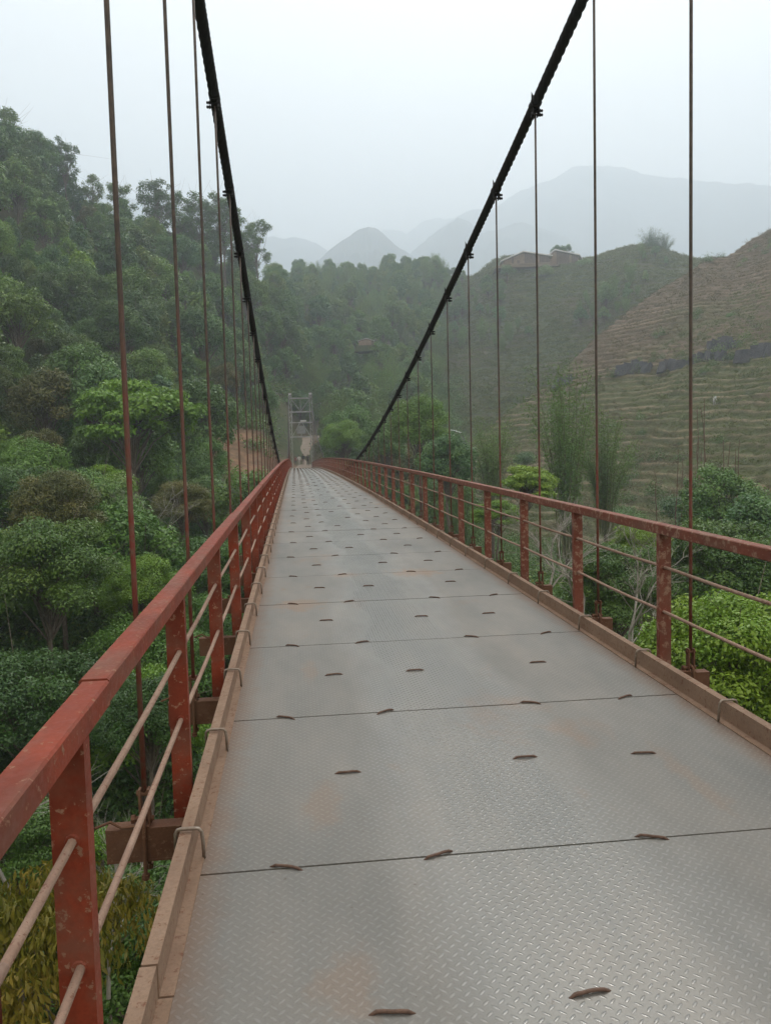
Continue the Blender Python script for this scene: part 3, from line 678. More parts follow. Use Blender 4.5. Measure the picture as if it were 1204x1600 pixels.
# ------------------------------------------------------------------ people at the far end
def person(u, r, h, shirt, trousers, label, stride=.1, armout=0.0, bag=None):
    p = at(u, 726, r); x, y = p[0], p[1]
    z = np.interp(y, [q[1] for q in rp], [q[2] for q in rp])+.13
    k = h/1.7; root = empty('person', (x, y, z)); root.scale = (k, k, k)
    tag(root, label, 'person', None)
    # joints: 0 pelvis
    J = [(0, 0, .92), (0, 0, 1.12), (0, .01, 1.36), (0, .0, 1.47), (0, -.01, 1.56), (0, -.01, 1.66),
         (-.09, 0, .86), (-.10, stride, .49), (-.10, stride*1.2+.03, .06), (-.10, stride*1.2-.12, .03),
         (.09, 0, .86), (.10, -stride, .49), (.10, -stride*1.2+.03, .06), (.10, -stride*1.2-.12, .03),
         (-.18, .0, 1.38), (-.22-armout, .02, 1.12), (-.21-armout, -.08, .88), (-.205-armout, -.10, .79),
         (.18, .0, 1.38), (.22+armout, .02, 1.12), (.21+armout, -.08, .88), (.205+armout, -.10, .79)]
    Ed = [(0, 1), (1, 2), (2, 3), (3, 4), (4, 5), (0, 6), (6, 7), (7, 8), (8, 9), (0, 10), (10, 11), (11, 12), (12, 13), (2, 14), (14, 15), (15, 16), (16, 17), (2, 18), (18, 19), (19, 20), (20, 21)]
    Rd = [.13, .125, .14, .06, .085, .075, .09, .062, .042, .035, .09, .062, .042, .035, .06, .045, .035, .03, .06, .045, .035, .03]
    me = bpy.data.meshes.new('body'); me.from_pydata(J, Ed, [])
    ob = bpy.data.objects.new('body', me); link(ob, root)
    sk = ob.modifiers.new('skin', 'SKIN'); ss = ob.modifiers.new('sub', 'SUBSURF'); ss.levels = 1; ss.render_levels = 1
    for i, r_ in enumerate(Rd): me.skin_vertices[0].data[i].radius = (r_, r_*.85)
    me.skin_vertices[0].data[0].use_root = True
    m = M('skin_and_clothes_'+label.split()[1], .8); z_ = m.sep(m.coord('Object'))
    x_ = m.math('ABSOLUTE', z_[0])
    leg = m.math('LESS_THAN', z_[2], .93); head = m.math('GREATER_THAN', z_[2], 1.46)
    hand = m.math('MULTIPLY', m.math('LESS_THAN', z_[2], .86), m.math('GREATER_THAN', x_, .175))
    c = m.mix(leg, shirt, trousers); c = m.mix(head, c, (.30, .17, .11)); c = m.mix(hand, c, (.30, .17, .11)); m.color(c)
    me.materials.append(m.m)
    mb = MB(); pts = []
    V = []; n = 10
    for i in range(5):
        a = math.pi/2*i/4
        for k2 in range(n): V.append((.092*math.cos(a)*math.cos(2*math.pi*k2/n), .012+.10*math.cos(a)*math.sin(2*math.pi*k2/n), 1.60+.11*math.sin(a)+.001))
    mb.add(V, [(i*n+k2, i*n+(k2+1) % n, (i+1)*n+(k2+1) % n, (i+1)*n+k2) for i in range(4) for k2 in range(n)])
    mb.build('hair', MAT['cable'], root)
    if bag:
        mb = MB(); mb.box(-.13, .13, -.26, -.13, 1.0, 1.36); mb.build('backpack', MAT['rust'], root)
person(462, 119, 1.55, (.22, .10, .10), (.10, .10, .13), 'person in a dull red top walking nearest the left tower leg', .08)
person(467.5, 121, 1.60, (.62, .60, .60), (.42, .40, .40), 'person in white shirt and pale trousers, second from the left under the tower', .1, .10)
person(474, 123, 1.72, (.05, .05, .07), (.24, .17, .16), 'tallest person in a dark top in the middle of the road under the tower', .1, .03)
person(481, 121, 1.66, (.06, .04, .05), (.035, .03, .035), 'person in all dark clothes nearest the right tower leg', .05, .06)

# ------------------------------------------------------------------ trees
def leaves(cen, nrm, ln, wd, rs, fold=.25, hang=0.0):
    """diamond leaves: n x 4 verts"""
    n = len(cen); nrm = nrm/np.linalg.norm(nrm, axis=1, keepdims=True)
    t = rs.normal(size=(n, 3))+np.array([0, 0, -hang]); t -= nrm*(t*nrm).sum(1, keepdims=True); t /= np.linalg.norm(t, axis=1, keepdims=True)
    b = np.cross(nrm, t); L = (ln*(.7+.6*rs.random(n)))[:, None]; W = L*wd
    V = np.stack([cen-t*L*.5, cen+b*W*.5+nrm*L*fold*.2, cen+t*L*.5-nrm*L*fold*.4, cen-b*W*.5+nrm*L*fold*.2], 1).reshape(-1, 3)
    Q = np.arange(n*4).reshape(n, 4); return V, Q
def crown(seed, R, Hh, nclump, nleaf, leaf, wd=.5, shell=.75, csize=.36, flat=.75, lowcut=-.35, top=1.0, droop=0.0):
    rs = np.random.default_rng(seed); C = []; tries = 0
    while len(C) < nclump and tries < nclump*60:
        tries += 1
        d = rs.normal(size=3); d /= np.linalg.norm(d)
        if d[2] < lowcut: continue
        rr = shell+(1-shell)*rs.random() if rs.random() < .85 else rs.random()*.6
        c = d*rr*np.array([R*(1-.5*csize), R*(1-.5*csize), Hh*(1-.4*csize)])
        c[:2] *= 1+.18*math.sin(3*math.atan2(d[1], d[0])+seed)
        if all(np.linalg.norm((c-o)/np.array([1, 1, flat])) > R*csize*.55 for o in C) or rs.random() < .08: C.append(c)
    C = np.array(C); cs = R*csize*(.7+.6*rs.random(len(C)))
    w = cs**2; w /= w.sum(); ci = rs.choice(len(C), nleaf, p=w)
    d = rs.normal(size=(nleaf, 3)); d[:, 2] = d[:, 2]*.8+.35; d /= np.linalg.norm(d, axis=1, keepdims=True)
    rad = cs[ci]*(rs.random(nleaf)**.28)*(1+.25*rs.normal(size=nleaf)*.5)
    P = C[ci]+d*rad[:, None]*np.array([1, 1, flat])
    N = d*.7+rs.normal(size=(nleaf, 3))*.45+np.array([0, 0, .55])
    if droop: N = N*np.array([1, 1, .3])
    V, Q = leaves(P, N, np.full(nleaf, leaf), wd, rs, hang=3.0*droop)
    ct = rs.random(len(C)); tint = np.repeat(np.clip(ct[ci]*.6+rs.random(nleaf)*.4, 0, 1), 4)
    return V, Q, tint, C
def wood(C, seed, trunk_h, r0, base_z, frac=.5, nl=99, tw=0):
    """trunk from base to the crown, limbs to the clumps"""
    rs = random.Random(seed); mb = MB(); top = Vector((rs.uniform(-.3, .3), rs.uniform(-.3, .3), base_z+trunk_h*1.25))
    lean = Vector((rs.uniform(-.06, .06)*trunk_h, rs.uniform(-.06, .06)*trunk_h, 0))
    b = Vector((0, 0, base_z)); k = 6
    tp = [b+(top-b)*(i/k)+lean*math.sin(math.pi*i/k) for i in range(k+1)]
    mb.tube(tp, [r0*(1.25 if i == 0 else 1-.6*i/k) for i in range(k+1)], 7)
    for c in list(C)[:nl]:
        c = Vector(c); s = tp[rs.randint(k//2, k)]; L = (c-s).length
        m1 = s.lerp(c, .5)+Vector((rs.uniform(-.1, .1)*L, rs.uniform(-.1, .1)*L, .1*L))
        rr = r0*.33
        mb.tube([s, s.lerp(m1, .6), m1, c], [rr, rr*.8, rr*.55, rr*.25], 5)
        for _ in range(tw):
            e = c+Vector((rs.gauss(0, 1), rs.gauss(0, 1), rs.gauss(.3, .7)))*L*.25; mb.tube([m1.lerp(c, .6), e], [rr*.3, rr*.1], 4, False)
    return mb
KINDS = {}
def make_kind(name, R, Hh, th, nclump, nleaf, leaf, leafmat, barkmat='bark', variants=2, r0=.18, seed=0, tw=0, **kw):
    """crown centre at trunk height + crown height * .5"""
    out = []
    for v in range(variants):
        V, Q, tint, C = crown(seed+v*17, R, Hh, nclump, nleaf, leaf, **kw)
        up = th+Hh*.55; V = V+np.array([0, 0, up]); C = C+np.array([0, 0, up])
        cme = mesh_np(name+'_crown', V, Q, MAT[leafmat], False, tint)
        wme = wood(C, seed+v, th, r0, 0, tw=tw).mesh(name+'_trunk', MAT[barkmat])
        out.append((cme, wme))
    KINDS[name] = out
    return out
def tree(name, kindname, loc, sc, rz, label, cat='tree', group=None, v=0, leafmat=None, parts=True, sz=None):
    cme, wme = KINDS[kindname][v % len(KINDS[kindname])]
    root = empty(name, loc, rz); root.scale = (sc, sc, sz or sc)
    tag(root, label, cat, group)
    c = put('crown', cme, root); w = put('trunk', wme, root)
    if leafmat:
        c.material_slots[0].link = 'OBJECT'; c.material_slots[0].material = MAT[leafmat]
    return root
make_kind('near', 3.2, 2.9, 4.0, 64, 38000, .155, 'leaf_dark', variants=3, seed=3, tw=1, csize=.25)
make_kind('mid', 3.0, 3.9, 4.0, 52, 14000, .25, 'leaf_mid', variants=5, seed=40, csize=.27, flat=1.0)
make_kind('far', 3.0, 4.1, 4.0, 38, 6500, .36, 'leaf_mid', variants=4, seed=90, csize=.28, flat=1.05)
make_kind('open', 2.6, 4.8, 4.2, 48, 5200, .26, 'leaf_dark', 'bark', variants=3, r0=.13, seed=130, tw=2, shell=.55, csize=.22, flat=.9, lowcut=-.85)
make_kind('layered', 3.6, 2.6, 3.5, 40, 15000, .24, 'leaf_bright', variants=1, seed=160, csize=.26, flat=.42)
make_kind('slender', 1.5, 4.4, 2.6, 26, 3600, .42, 'leaf_mid', variants=3, r0=.12, seed=180, csize=.5, flat=1.1)
make_kind('shrub', 1.4, 1.1, .3, 18, 3800, .16, 'leaf_mid', variants=3, r0=.05, seed=210, csize=.42)
make_kind('bigleaf', 1.8, 1.6, 2.2, 30, 7000, .19, 'leaf_yellow', variants=1, r0=.06, seed=240, tw=1, wd=.30, csize=.34, droop=1)
# bamboo: arching culms with sprays of narrow leaves
def bamboo(seed, n, h, spread, nleaf, leaf):
    rs = np.random.default_rng(seed); mb = MB(); P = []; 
    for i in range(n):
        a = rs.random()*2*math.pi; b0 = rs.random()*spread*.3; L = h*(.6+.45*rs.random()); out = rs.random()*spread
        pts = []
        for k in range(8):
            t = k/7; pts.append((math.cos(a)*(b0+out*t**2.2), math.sin(a)*(b0+out*t**2.2), L*(t-.10*t**3*(out/spread))))
        mb.tube(pts, [.055*(1-.75*k/7) for k in range(8)], 5)
        m_ = nleaf//n
        tt = .25+.75*rs.random(m_)**.8; q = np.array(pts); ip = np.stack([np.interp(tt, np.linspace(0, 1, 8), q[:, j]) for j in range(3)], -1)
        P.append(ip+rs.normal(size=(m_, 3))*np.array([.26, .26, .20])*(.35+1.0*tt[:, None]))
    P = np.concatenate(P); N = rs.normal(size=P.shape)+np.array([0, 0, .4])
    V, Q = leaves(P, N, np.full(len(P), leaf), .2, rs)
    return mesh_np('bamboo_foliage', V, Q, MAT['bamboo'], False, np.repeat(rs.random(len(P)), 4)), mb.mesh('bamboo_culms', MAT['culm'])
KINDS['bamboo'] = [bamboo(300+i, 34, 10.5, 2.6, 9500, .24) for i in range(3)]
# bare branching
def bare(seed, h, r0, depth=5, spread=.55):
    rs = random.Random(seed); mb = MB()
    def grow(p, d_, L, r, k):
        q = p+d_*L*.5+Vector((rs.gauss(0, .06), rs.gauss(0, .06), 0))*L; e = q+(d_+Vector((rs.gauss(0, .15), rs.gauss(0, .15), .05))).normalized()*L*.5
        mb.tube([p, q, e], [r, r*.8, r*.6], 5 if k > 2 else 3, False)
        if k <= 0: return
        for _ in range(3 if k > 1 else 2+rs.randint(0, 2)):
            nd = (d_+Vector((rs.gauss(0, spread), rs.gauss(0, spread), rs.gauss(.08, .25)))).normalized()
            grow(e if rs.random() < .7 else q, nd, L*rs.uniform(.6, .85), r*.58, k-1)
    grow(Vector((0, 0, 0)), Vector((0, 0, 1)), h*.34, r0, depth)
    return mb.mesh('bare_branches', MAT['pale_bark'])
BARE = [bare(5+i, 5.5, .07) for i in range(3)]

used = []
def free(x, y, d_):
    return all((x-a)**2+(y-b)**2 > (max(d_, c)*.8)**2 for a, b, c in used)
def hero(name, kind, u, v, r, width_px, label, cat='tree', rz=0.0, vv=0, leafmat=None, group=None, sz=1.0, R=None):
    """crown centre seen at u, v at distance r with that width in photo pixels; the trunk reaches the ground"""
    base = {'near': (3.2, 5.6), 'mid': (3.0, 6.15), 'far': (3.0, 6.25), 'open': (2.6, 6.85), 'layered': (3.6, 4.9), 'slender': (1.5, 5.0), 'shrub': (1.4, .9), 'bigleaf': (1.8, 3.1), 'bamboo': (2.4, 5.5)}[kind]
    p = at(u, v, r); s = width_px/F_PX*math.hypot(r, 1.45-p[2])/(2*base[0]); z0 = p[2]-base[1]*s*sz
    g = surf_z(p[0], p[1])
    root = tree(name, kind, (p[0], p[1], z0), s, rz, label, cat, group, vv, leafmat, sz=s*sz)
    if z0 > g+.1:                        # lengthen the trunk down to the soil
        mb = MB(); mb.tube([(0, 0, (g-.3-z0)/(s*sz)), (0, 0, .05)], [.2, .16], 7); mb.build('trunk_base', MAT['bark'], root)
    used.append((p[0], p[1], base[0]*s*1.1)); return root

# near left
hero('broadleaf_tree', 'near', 78, 905, 36, 190, 'big rounded dark green tree filling the left edge below the nearest hanger rod', rz=1.2)
hero('broadleaf_tree', 'near', 55, 1120, 30, 210, 'dark leafy tree under the big rounded one at the left edge', rz=2.2, vv=1)
hero('broadleaf_tree', 'near', 218, 925, 40, 125, 'fresh green small tree just left of the railing, over a dark gap', rz=.3, vv=1, leafmat='leaf_bright')
hero('layered_tree', 'layered', 212, 665, 62, 190, 'bright green tree in flat layers behind the two nearest left hangers', rz=.5)
hero('broadleaf_tree', 'layered', 160, 760, 56, 90, 'small light green tree in layers below the bright one on the left', rz=2.5)
hero('olive_tree', 'near', 92, 800, 44, 130, 'brownish olive tree above the big dark tree at the left', rz=2, leafmat='leaf_olive')
hero('olive_tree', 'near', 285, 790, 50, 90, 'olive green tree between the second and third left hangers', rz=4, vv=1, leafmat='leaf_olive')
hero('yellow_leaf_tree', 'bigleaf', 75, 1500, 12.5, 260, 'tree with drooping yellow green leaves in the bottom left corner', rz=.4)
hero('broadleaf_tree', 'near', 215, 1480, 17, 230, 'fine leaved dark green tree between the nearest left post and the kerb', rz=1.4)
hero('shrub', 'shrub', 158, 1325, 20, 60, 'small yellow green bush seen between the two nearest left posts', 'shrub', leafmat='leaf_bright')
hero('broadleaf_tree', 'near', 230, 1130, 26, 150, 'shaded tree seen through the bars beside the second left post', rz=3.1, vv=0)
hero('broadleaf_tree', 'near', 20, 1330, 22, 170, 'leafy tree half hidden behind the railing at the left edge', rz=3.9, vv=1)
# near right
hero('broadleaf_tree', 'near', 1150, 1060, 15.5, 270, 'fresh lime green tree below the right railing at the photo edge', rz=.7, leafmat='leaf_bright')
hero('umbrella_tree', 'layered', 820, 765, 46, 105, 'bright green umbrella shaped tree behind the right railing', rz=1.1)
hero('umbrella_tree', 'layered', 775, 810, 42, 80, 'lower light green umbrella tree left of the larger one behind the railing', rz=2.9)
hero('broadleaf_tree', 'near', 1000, 858, 36, 95, 'glossy green tree just left of the nearest right post', rz=2, vv=1, leafmat='leaf_bright')
hero('broadleaf_tree', 'near', 960, 930, 28, 170, 'dark green tree behind the second right post', rz=.2)
hero('broadleaf_tree', 'near', 1130, 900, 30, 190, 'dark green tree behind the nearest right hanger rod', rz=1.9, vv=1)
hero('broadleaf_tree', 'mid', 1190, 860, 42, 130, 'dark tree at the right edge just below the top rail', rz=2.9, vv=1)
hero('broadleaf_tree', 'mid', 1120, 800, 55, 110, 'dark bushy tree above the right rail at the foot of the terraces', rz=.9, vv=2)
hero('roundish_tree', 'near', 535, 688, 101, 74, 'round dense green tree standing right of the far tower', rz=.4, vv=1, leafmat='leaf_bright')
hero('broadleaf_tree', 'near', 655, 672, 74, 100, 'tall rounded tree behind the right cable where it meets the rail', rz=1.7, leafmat='leaf_fresh', sz=1.15)
hero('broadleaf_tree', 'mid', 600, 700, 90, 70, 'low green tree between the round tree and the cable', rz=1.7, vv=2, leafmat='leaf_fresh')
hero('broadleaf_tree', 'mid', 700, 730, 66, 90, 'tree behind the railing where the terraces begin', rz=.7, vv=1)
hero('bamboo_clump', 'bamboo', 885, 715, 62, 112, 'tall feathery bamboo clump in front of the terraces', 'bamboo', vv=0, sz=1.2)
hero('bamboo_clump', 'bamboo', 945, 735, 66, 84, 'second bamboo clump right of the tallest one before the terraces', 'bamboo', rz=2, vv=1)
hero('bamboo_clump', 'bamboo', 768, 725, 72, 70, 'short bamboo clump beside the umbrella tree at the left end of the terraces', 'bamboo', rz=1, vv=2)
def bare_tree(u, v, r, h, label, vv):
    p = at(u, v, r); o = put('bare_tree', BARE[vv], None, (p[0], p[1], p[2]), (0, 0, vv*1.7+u), h/5.5)
    tag(o, label, 'tree')
bare_tree(850, 960, 25, 4.2, 'leafless grey shrubby tree behind the right railing below the umbrella trees', 0)
bare_tree(905, 1010, 22, 4.0, 'pale bare branches beside the third right post', 1)
bare_tree(980, 1080, 17, 3.6, 'bare pale tree just behind the nearest right post', 2)
def stems(u, v, r, n, h, spread, label, seed):
    p = at(u, v, r); rs_ = random.Random(seed); mb = MB()
    for i in range(n):
        x, y = rs_.uniform(-spread, spread), rs_.uniform(-.6, .6); H_ = h*rs_.uniform(.55, 1.1); lx = rs_.gauss(0, .05)*H_; k = 7
        pts = [(x+lx*(t/k)+rs_.gauss(0, .03), y, -1+(H_+1)*t/k) for t in range(k+1)]
        mb.tube(pts, [.045*(1-.8*t/k)+.006 for t in range(k+1)], 5)
        for _ in range(9):
            t = rs_.uniform(.35, 1); q = Vector(pts[0]).lerp(Vector(pts[-1]), t); a = rs_.uniform(0, 6.28); L = rs_.uniform(.2, .7)*(1.3-t)
            mb.tube([q, q+Vector((math.cos(a)*L*.6, math.sin(a)*L*.6, L))], [.014, .004], 3, False)
    tag(mb.build('bare_sapling', MAT['stem']), label, 'tree').location = p
MAT['stem'] = mat_simple('brown_stems', (.12, .08, .06), (.17, .12, .09), 4, .9, .2, .01)
stems(1118, 815, 58, 9, 8.0, 1.5, 'cluster of tall straight leafless brown stems beside the nearest right hanger', 1)
stems(1040, 815, 60, 3, 5.0, 1.2, 'thin leafless stems left of the nearest right hanger above the rail', 3)
bare_tree(30, 1460, 17, 4.5, 'pale leafless bush at the left edge behind the railing', 0)
bare_tree(170, 1560, 14, 3.2, 'pale twiggy bush below the crossbeam end on the left', 2)
bare_tree(235, 880, 46, 5.0, 'grey bare tree above the fresh green one left of the railing', 1)

# skyline trees
sky_t = [('open', 18, 222, 172, 60, 'pale open crowned tree at the top left corner of the skyline'), ('mid', 57, 238, 176, 46, 'dense dark oval tree standing highest on the left skyline'),
         ('open', 103, 252, 174, 44, 'small open tree with a thin trunk right of the dark oval one'), ('open', 145, 300, 178, 34, 'thin young tree on the skyline behind the nearest left hanger'),
         ('open', 185, 322, 182, 46, 'lacy tree on the skyline just right of the nearest left hanger'), ('open', 240, 322, 185, 60, 'round topped lacy tree on the skyline before the second hanger'),
         ('open', 275, 345, 188, 55, 'spreading lacy tree on the skyline behind the second hanger'), ('open', 312, 352, 190, 60, 'wide crowned skyline tree between the second and fourth hangers'),
         ('open', 348, 345, 192, 62, 'tallest airy tree on the skyline beside the left cable'), ('open', 374, 375, 190, 50, 'airy tree on the skyline touching the left cable'),
         ('open', 402, 378, 195, 46, 'small airy tree standing free right of the left cable')]
for i, (k, u, v, r, w, lab) in enumerate(sky_t): hero('skyline_tree', k, u, v, r, w, lab, rz=i*1.3, vv=i)
for i, (u, v, r, w, lab) in enumerate([(1018, 378, 305, 34, 'spiky bush on top of the grassy hill between two hangers'), (1036, 380, 306, 26, 'smaller bush beside the spiky one on the hilltop'), (868, 398, 318, 20, 'little tree behind the gap between the two hilltop houses'), (884, 398, 320, 22, 'little tree rising behind the right hilltop house')]):
    hero('hilltop_tree', 'bamboo' if i < 2 else 'far', u, v+(4 if i < 2 else 0), r, w, lab, rz=i*1.9, vv=i, leafmat='leaf_mid' if i < 2 else None, sz=.62 if i < 2 else 1)

# hillside forest: nearest ones as trees, the rest as one mass
cand = []
rs = np.random.default_rng(99)
def inside_clear(x, y):
    a = math.atan2(x, y); r = math.hypot(x, y)
    for p, rad in DP:
        if math.hypot(x-p[0], y-p[1]) < rad*1.0: return True
    rx = np.interp(y, [98, 136, 145, 154, 162, 168, 171], [1, .7, .5, 1.2, 3.2, 7.5, 14])
    if 98 < y < 150 and abs(x-rx) < 5.0: return True
    if 150 <= y < 176 and abs(x-rx) < 5.5: return True
    if abs(x-.86) < 3.4 and -5 < y < 112: return True
    # keep the line of the dirt bank open
    if az_of(325) < a < az_of(455) and 64 < r < 118: return True
    return False
tries = 0
while tries < 26000:
    tries += 1
    a = rs.uniform(az_of(-260), az_of(1110)); r = math.sqrt(rs.uniform(22**2, 372**2)); x = r*math.sin(a); y = r*math.cos(a)
    uu = 602+F_PX*math.tan(a-YAW)
    if inside_clear(x, y): continue
    grassy = (uu > 700 and r > 150)
    if grassy:
        # terraced meadow with scrub near the houses, woods lower down
        thr = (-.35 if uu < 740 else -.08 if uu < 820 else .10) if r < 215 else (-.25 if uu < 730 else .12 if uu < 790 and r < 280 else .38)
        if 905 < uu < 1010 and 215 < r < 262: thr = -.45
        if fbm(np.array([x/17]), np.array([y/17]), 3, 55)[0] < thr: continue
        if r > 285 and uu > 745: continue
    if H_AZ[0]+.005 < a and 95 < r < 240: continue
    if uu > 715 and 48 < r < 100: continue
    dmin = 3.4+.010*r if r > 45 else 3.2
    if uu > 640 and r < 60: dmin = 3.4
    if r > 190: dmin = 4.6
    if not free(x, y, dmin): continue
    used.append((x, y, dmin)); cand.append((r, x, y, uu))
cand.sort()
print('forest candidates', len(cand))
todo = []
stuff_pts = {'far': [], 'slender': [], 'bamboo': []}
ni = {}
for r, x, y, uu in cand:
    z = float(ground_z(x, y)); q = rs.random(); f = rs.random()
    left = uu < 430
    if r < 62:
        kind, nm, cat = ('near', 'broadleaf_tree', 'tree') if q < .5 else ('mid', 'broadleaf_tree', 'tree') if q < .8 else ('shrub', 'shrub', 'shrub')
    elif r < 125:
        kind, nm, cat = ('mid', 'forest_tree', 'tree') if q < .78 else ('slender', 'slender_tree', 'tree') if q < .93 else ('bamboo', 'bamboo_clump', 'bamboo')
    else:
        if uu < 480: kind, nm, cat = ('far', 'forest_tree', 'tree') if q < .8 else ('slender', 'slender_tree', 'tree')
        else: kind, nm, cat = ('far', 'forest_tree', 'tree') if q < .38 else ('slender', 'slender_tree', 'tree') if q < .58 else ('bamboo', 'bamboo_clump', 'bamboo')
    sc = {'near': .75, 'mid': .9, 'far': .92, 'slender': 1.0, 'shrub': 1.3, 'bamboo': .85}[kind]*(.65+.85*f*f)
    if uu > 640 and r < 60: sc *= .62
    if uu > 700 and r > 150: sc *= .72
    # crown colour family by rough place
    side = 'left of the bridge' if uu < 440 else 'behind the far tower' if uu < 640 else 'right of the bridge'
    zone = 'close below' if r < 62 else 'on the slope' if r < 125 else 'high up the slope'
    limit = 290
    key = nm
    ni[key] = ni.get(key, 0)
    if r < 165 and ni[key] < limit:
        ni[key] += 1
        lab = {'broadleaf_tree': 'green broadleaf tree among others of the wood ', 'shrub': 'leafy green shrub filling a gap in the wood ', 'forest_tree': 'rounded green tree among the closed forest ', 'slender_tree': 'narrow upright tree rising out of the forest ', 'bamboo_clump': 'feathery bamboo clump in the forest '}[nm]+zone+' '+side
        lm = None
        if kind in ('near', 'mid') and f < .10: lm = 'leaf_olive'
        q2 = rs.random()
        if kind in ('near', 'mid', 'far', 'shrub', 'slender') and lm is None:
            lm = 'leaf_dark' if q2 < .25 else 'leaf_fresh' if q2 < .5 else 'leaf_mid' if q2 < .8 and kind == 'near' else 'leaf_bright' if q2 > .96 else 'leaf_olive' if q2 > .90 else None
        todo.append((tree(nm, kind, (x, y, z-.3), sc, rs.random()*6.28, lab, cat, nm.replace('_', ' ')+'s '+zone+' '+side, int(rs.integers(0, 9)), lm), nm, x, y, z+5*sc, sc, lm))
    else:
        k2 = kind if kind in stuff_pts else 'far'
        stuff_pts[k2].append((x, y, z-.3, sc, rs.random()*6.28, int(rs.integers(0, 3))))
# one label for each: look, band of the slope, gap between hangers, rank from the left
HU_ = [(110, 'at the photo left edge'), (198, 'left of nearest left hanger'), (279, 'between first two left hangers'), (330, 'between second and third left hangers'), (405, 'between third left hanger and cable'), (452, 'between left cable and tower'), (490, 'behind the tower'),
       (560, 'between tower and right cable foot'), (630, 'right of the right cable foot'), (702, 'left of fourth right hanger'), (781, 'between third and fourth right hangers'), (843, 'left of third right hanger'), (932, 'between second and third right hangers'), (1080, 'between first two right hangers'), (9999, 'right of nearest right hanger')]
HV_ = [(250, 'topping the skyline'), (310, 'on the skyline'), (350, 'just under the skyline'), (390, 'near the slope top'), (430, 'high on the slope'), (470, 'high in the forest'), (505, 'on the upper slope'), (540, 'on the middle slope'), (600, 'above the tower top'), (650, 'level with tower beams'), (700, 'level with tower sign'), (760, 'level with deck end'), (850, 'below the deck line'), (1000, 'deep below the deck'), (9999, 'at the valley bottom')]
ADJ = {'leaf_fresh': 'fresh', 'leaf_bright': 'lime', 'leaf_olive': 'olive', 'leaf_dark': 'dark', 'leaf_mid': 'bright', None: 'green'}
ORD = 'second third fourth fifth sixth seventh eighth ninth tenth eleventh twelfth thirteenth fourteenth fifteenth sixteenth seventeenth eighteenth'.split()
NTH = ['leftmost']+[w+' from left' for w in ORD]
bins = {}
for o, nm, x, y, z, sc, lm in todo:
    d_ = np.array([x, y, z-CAM_H]); w = d_@FV; u = 602+F_PX*(d_@RV)/w; v = 800-F_PX*(d_@UV)/w
    lu = next(t for a, t in HU_ if u < a); lv = next(t for a, t in HV_ if v < a); bins.setdefault((nm, ADJ[lm], lv, lu), []).append((u, o))
for (nm, adj, lv, lu), L_ in bins.items():
    L_.sort(key=lambda q: q[0])
    kind_ = {'broadleaf_tree': 'broadleaf tree', 'shrub': 'leafy shrub', 'forest_tree': 'forest tree', 'slender_tree': 'slender tree', 'bamboo_clump': 'bamboo clump'}[nm]
    for i, (u, o) in enumerate(L_): o['label'] = f"{adj} {kind_} {lv}, {lu}"+('' if len(L_) == 1 else ', '+NTH[min(i, 17)])
# geometry-node scatter of whole trees / tufts
def scatter(name, pts, objs, kind='stuff'):
    for vi, src in enumerate(objs):
        P = [p for p in pts if p[5] % len(objs) == vi]
        if not P: continue
        me = bpy.data.meshes.new(name); me.vertices.add(len(P))
        me.vertices.foreach_set('co', np.array([p[:3] for p in P], np.float32).ravel())
        for an, j in (('sc', 3), ('rz', 4)):
            a = me.attributes.new(an, 'FLOAT', 'POINT'); a.data.foreach_set('value', np.array([p[j] for p in P], np.float32))
        o = put(name, me); o['kind'] = kind
        ng = bpy.data.node_groups.new(name+'_nodes', 'GeometryNodeTree')
        ng.interface.new_socket('Geometry', in_out='INPUT', socket_type='NodeSocketGeometry'); ng.interface.new_socket('Geometry', in_out='OUTPUT', socket_type='NodeSocketGeometry')
        gi = ng.nodes.new('NodeGroupInput'); go = ng.nodes.new('NodeGroupOutput'); ip = ng.nodes.new('GeometryNodeInstanceOnPoints')
        oi = ng.nodes.new('GeometryNodeObjectInfo'); oi.inputs['Object'].default_value = src; oi.transform_space = 'ORIGINAL'; oi.inputs['As Instance'].default_value = True
        s1 = ng.nodes.new('GeometryNodeInputNamedAttribute'); s1.data_type = 'FLOAT'; s1.inputs[0].default_value = 'sc'
        s2 = ng.nodes.new('GeometryNodeInputNamedAttribute'); s2.data_type = 'FLOAT'; s2.inputs[0].default_value = 'rz'
        cx = ng.nodes.new('ShaderNodeCombineXYZ'); L = ng.links.new
        L(gi.outputs[0], ip.inputs['Points']); L(oi.outputs['Geometry'], ip.inputs['Instance']); L(s2.outputs[0], cx.inputs[2])
        e2r = ng.nodes.new('FunctionNodeEulerToRotation'); L(cx.outputs[0], e2r.inputs[0]); L(e2r.outputs[0], ip.inputs['Rotation'])
        L(s1.outputs[0], ip.inputs['Scale']); L(ip.outputs[0], go.inputs[0])
        md = o.modifiers.new('scatter', 'NODES'); md.node_group = ng
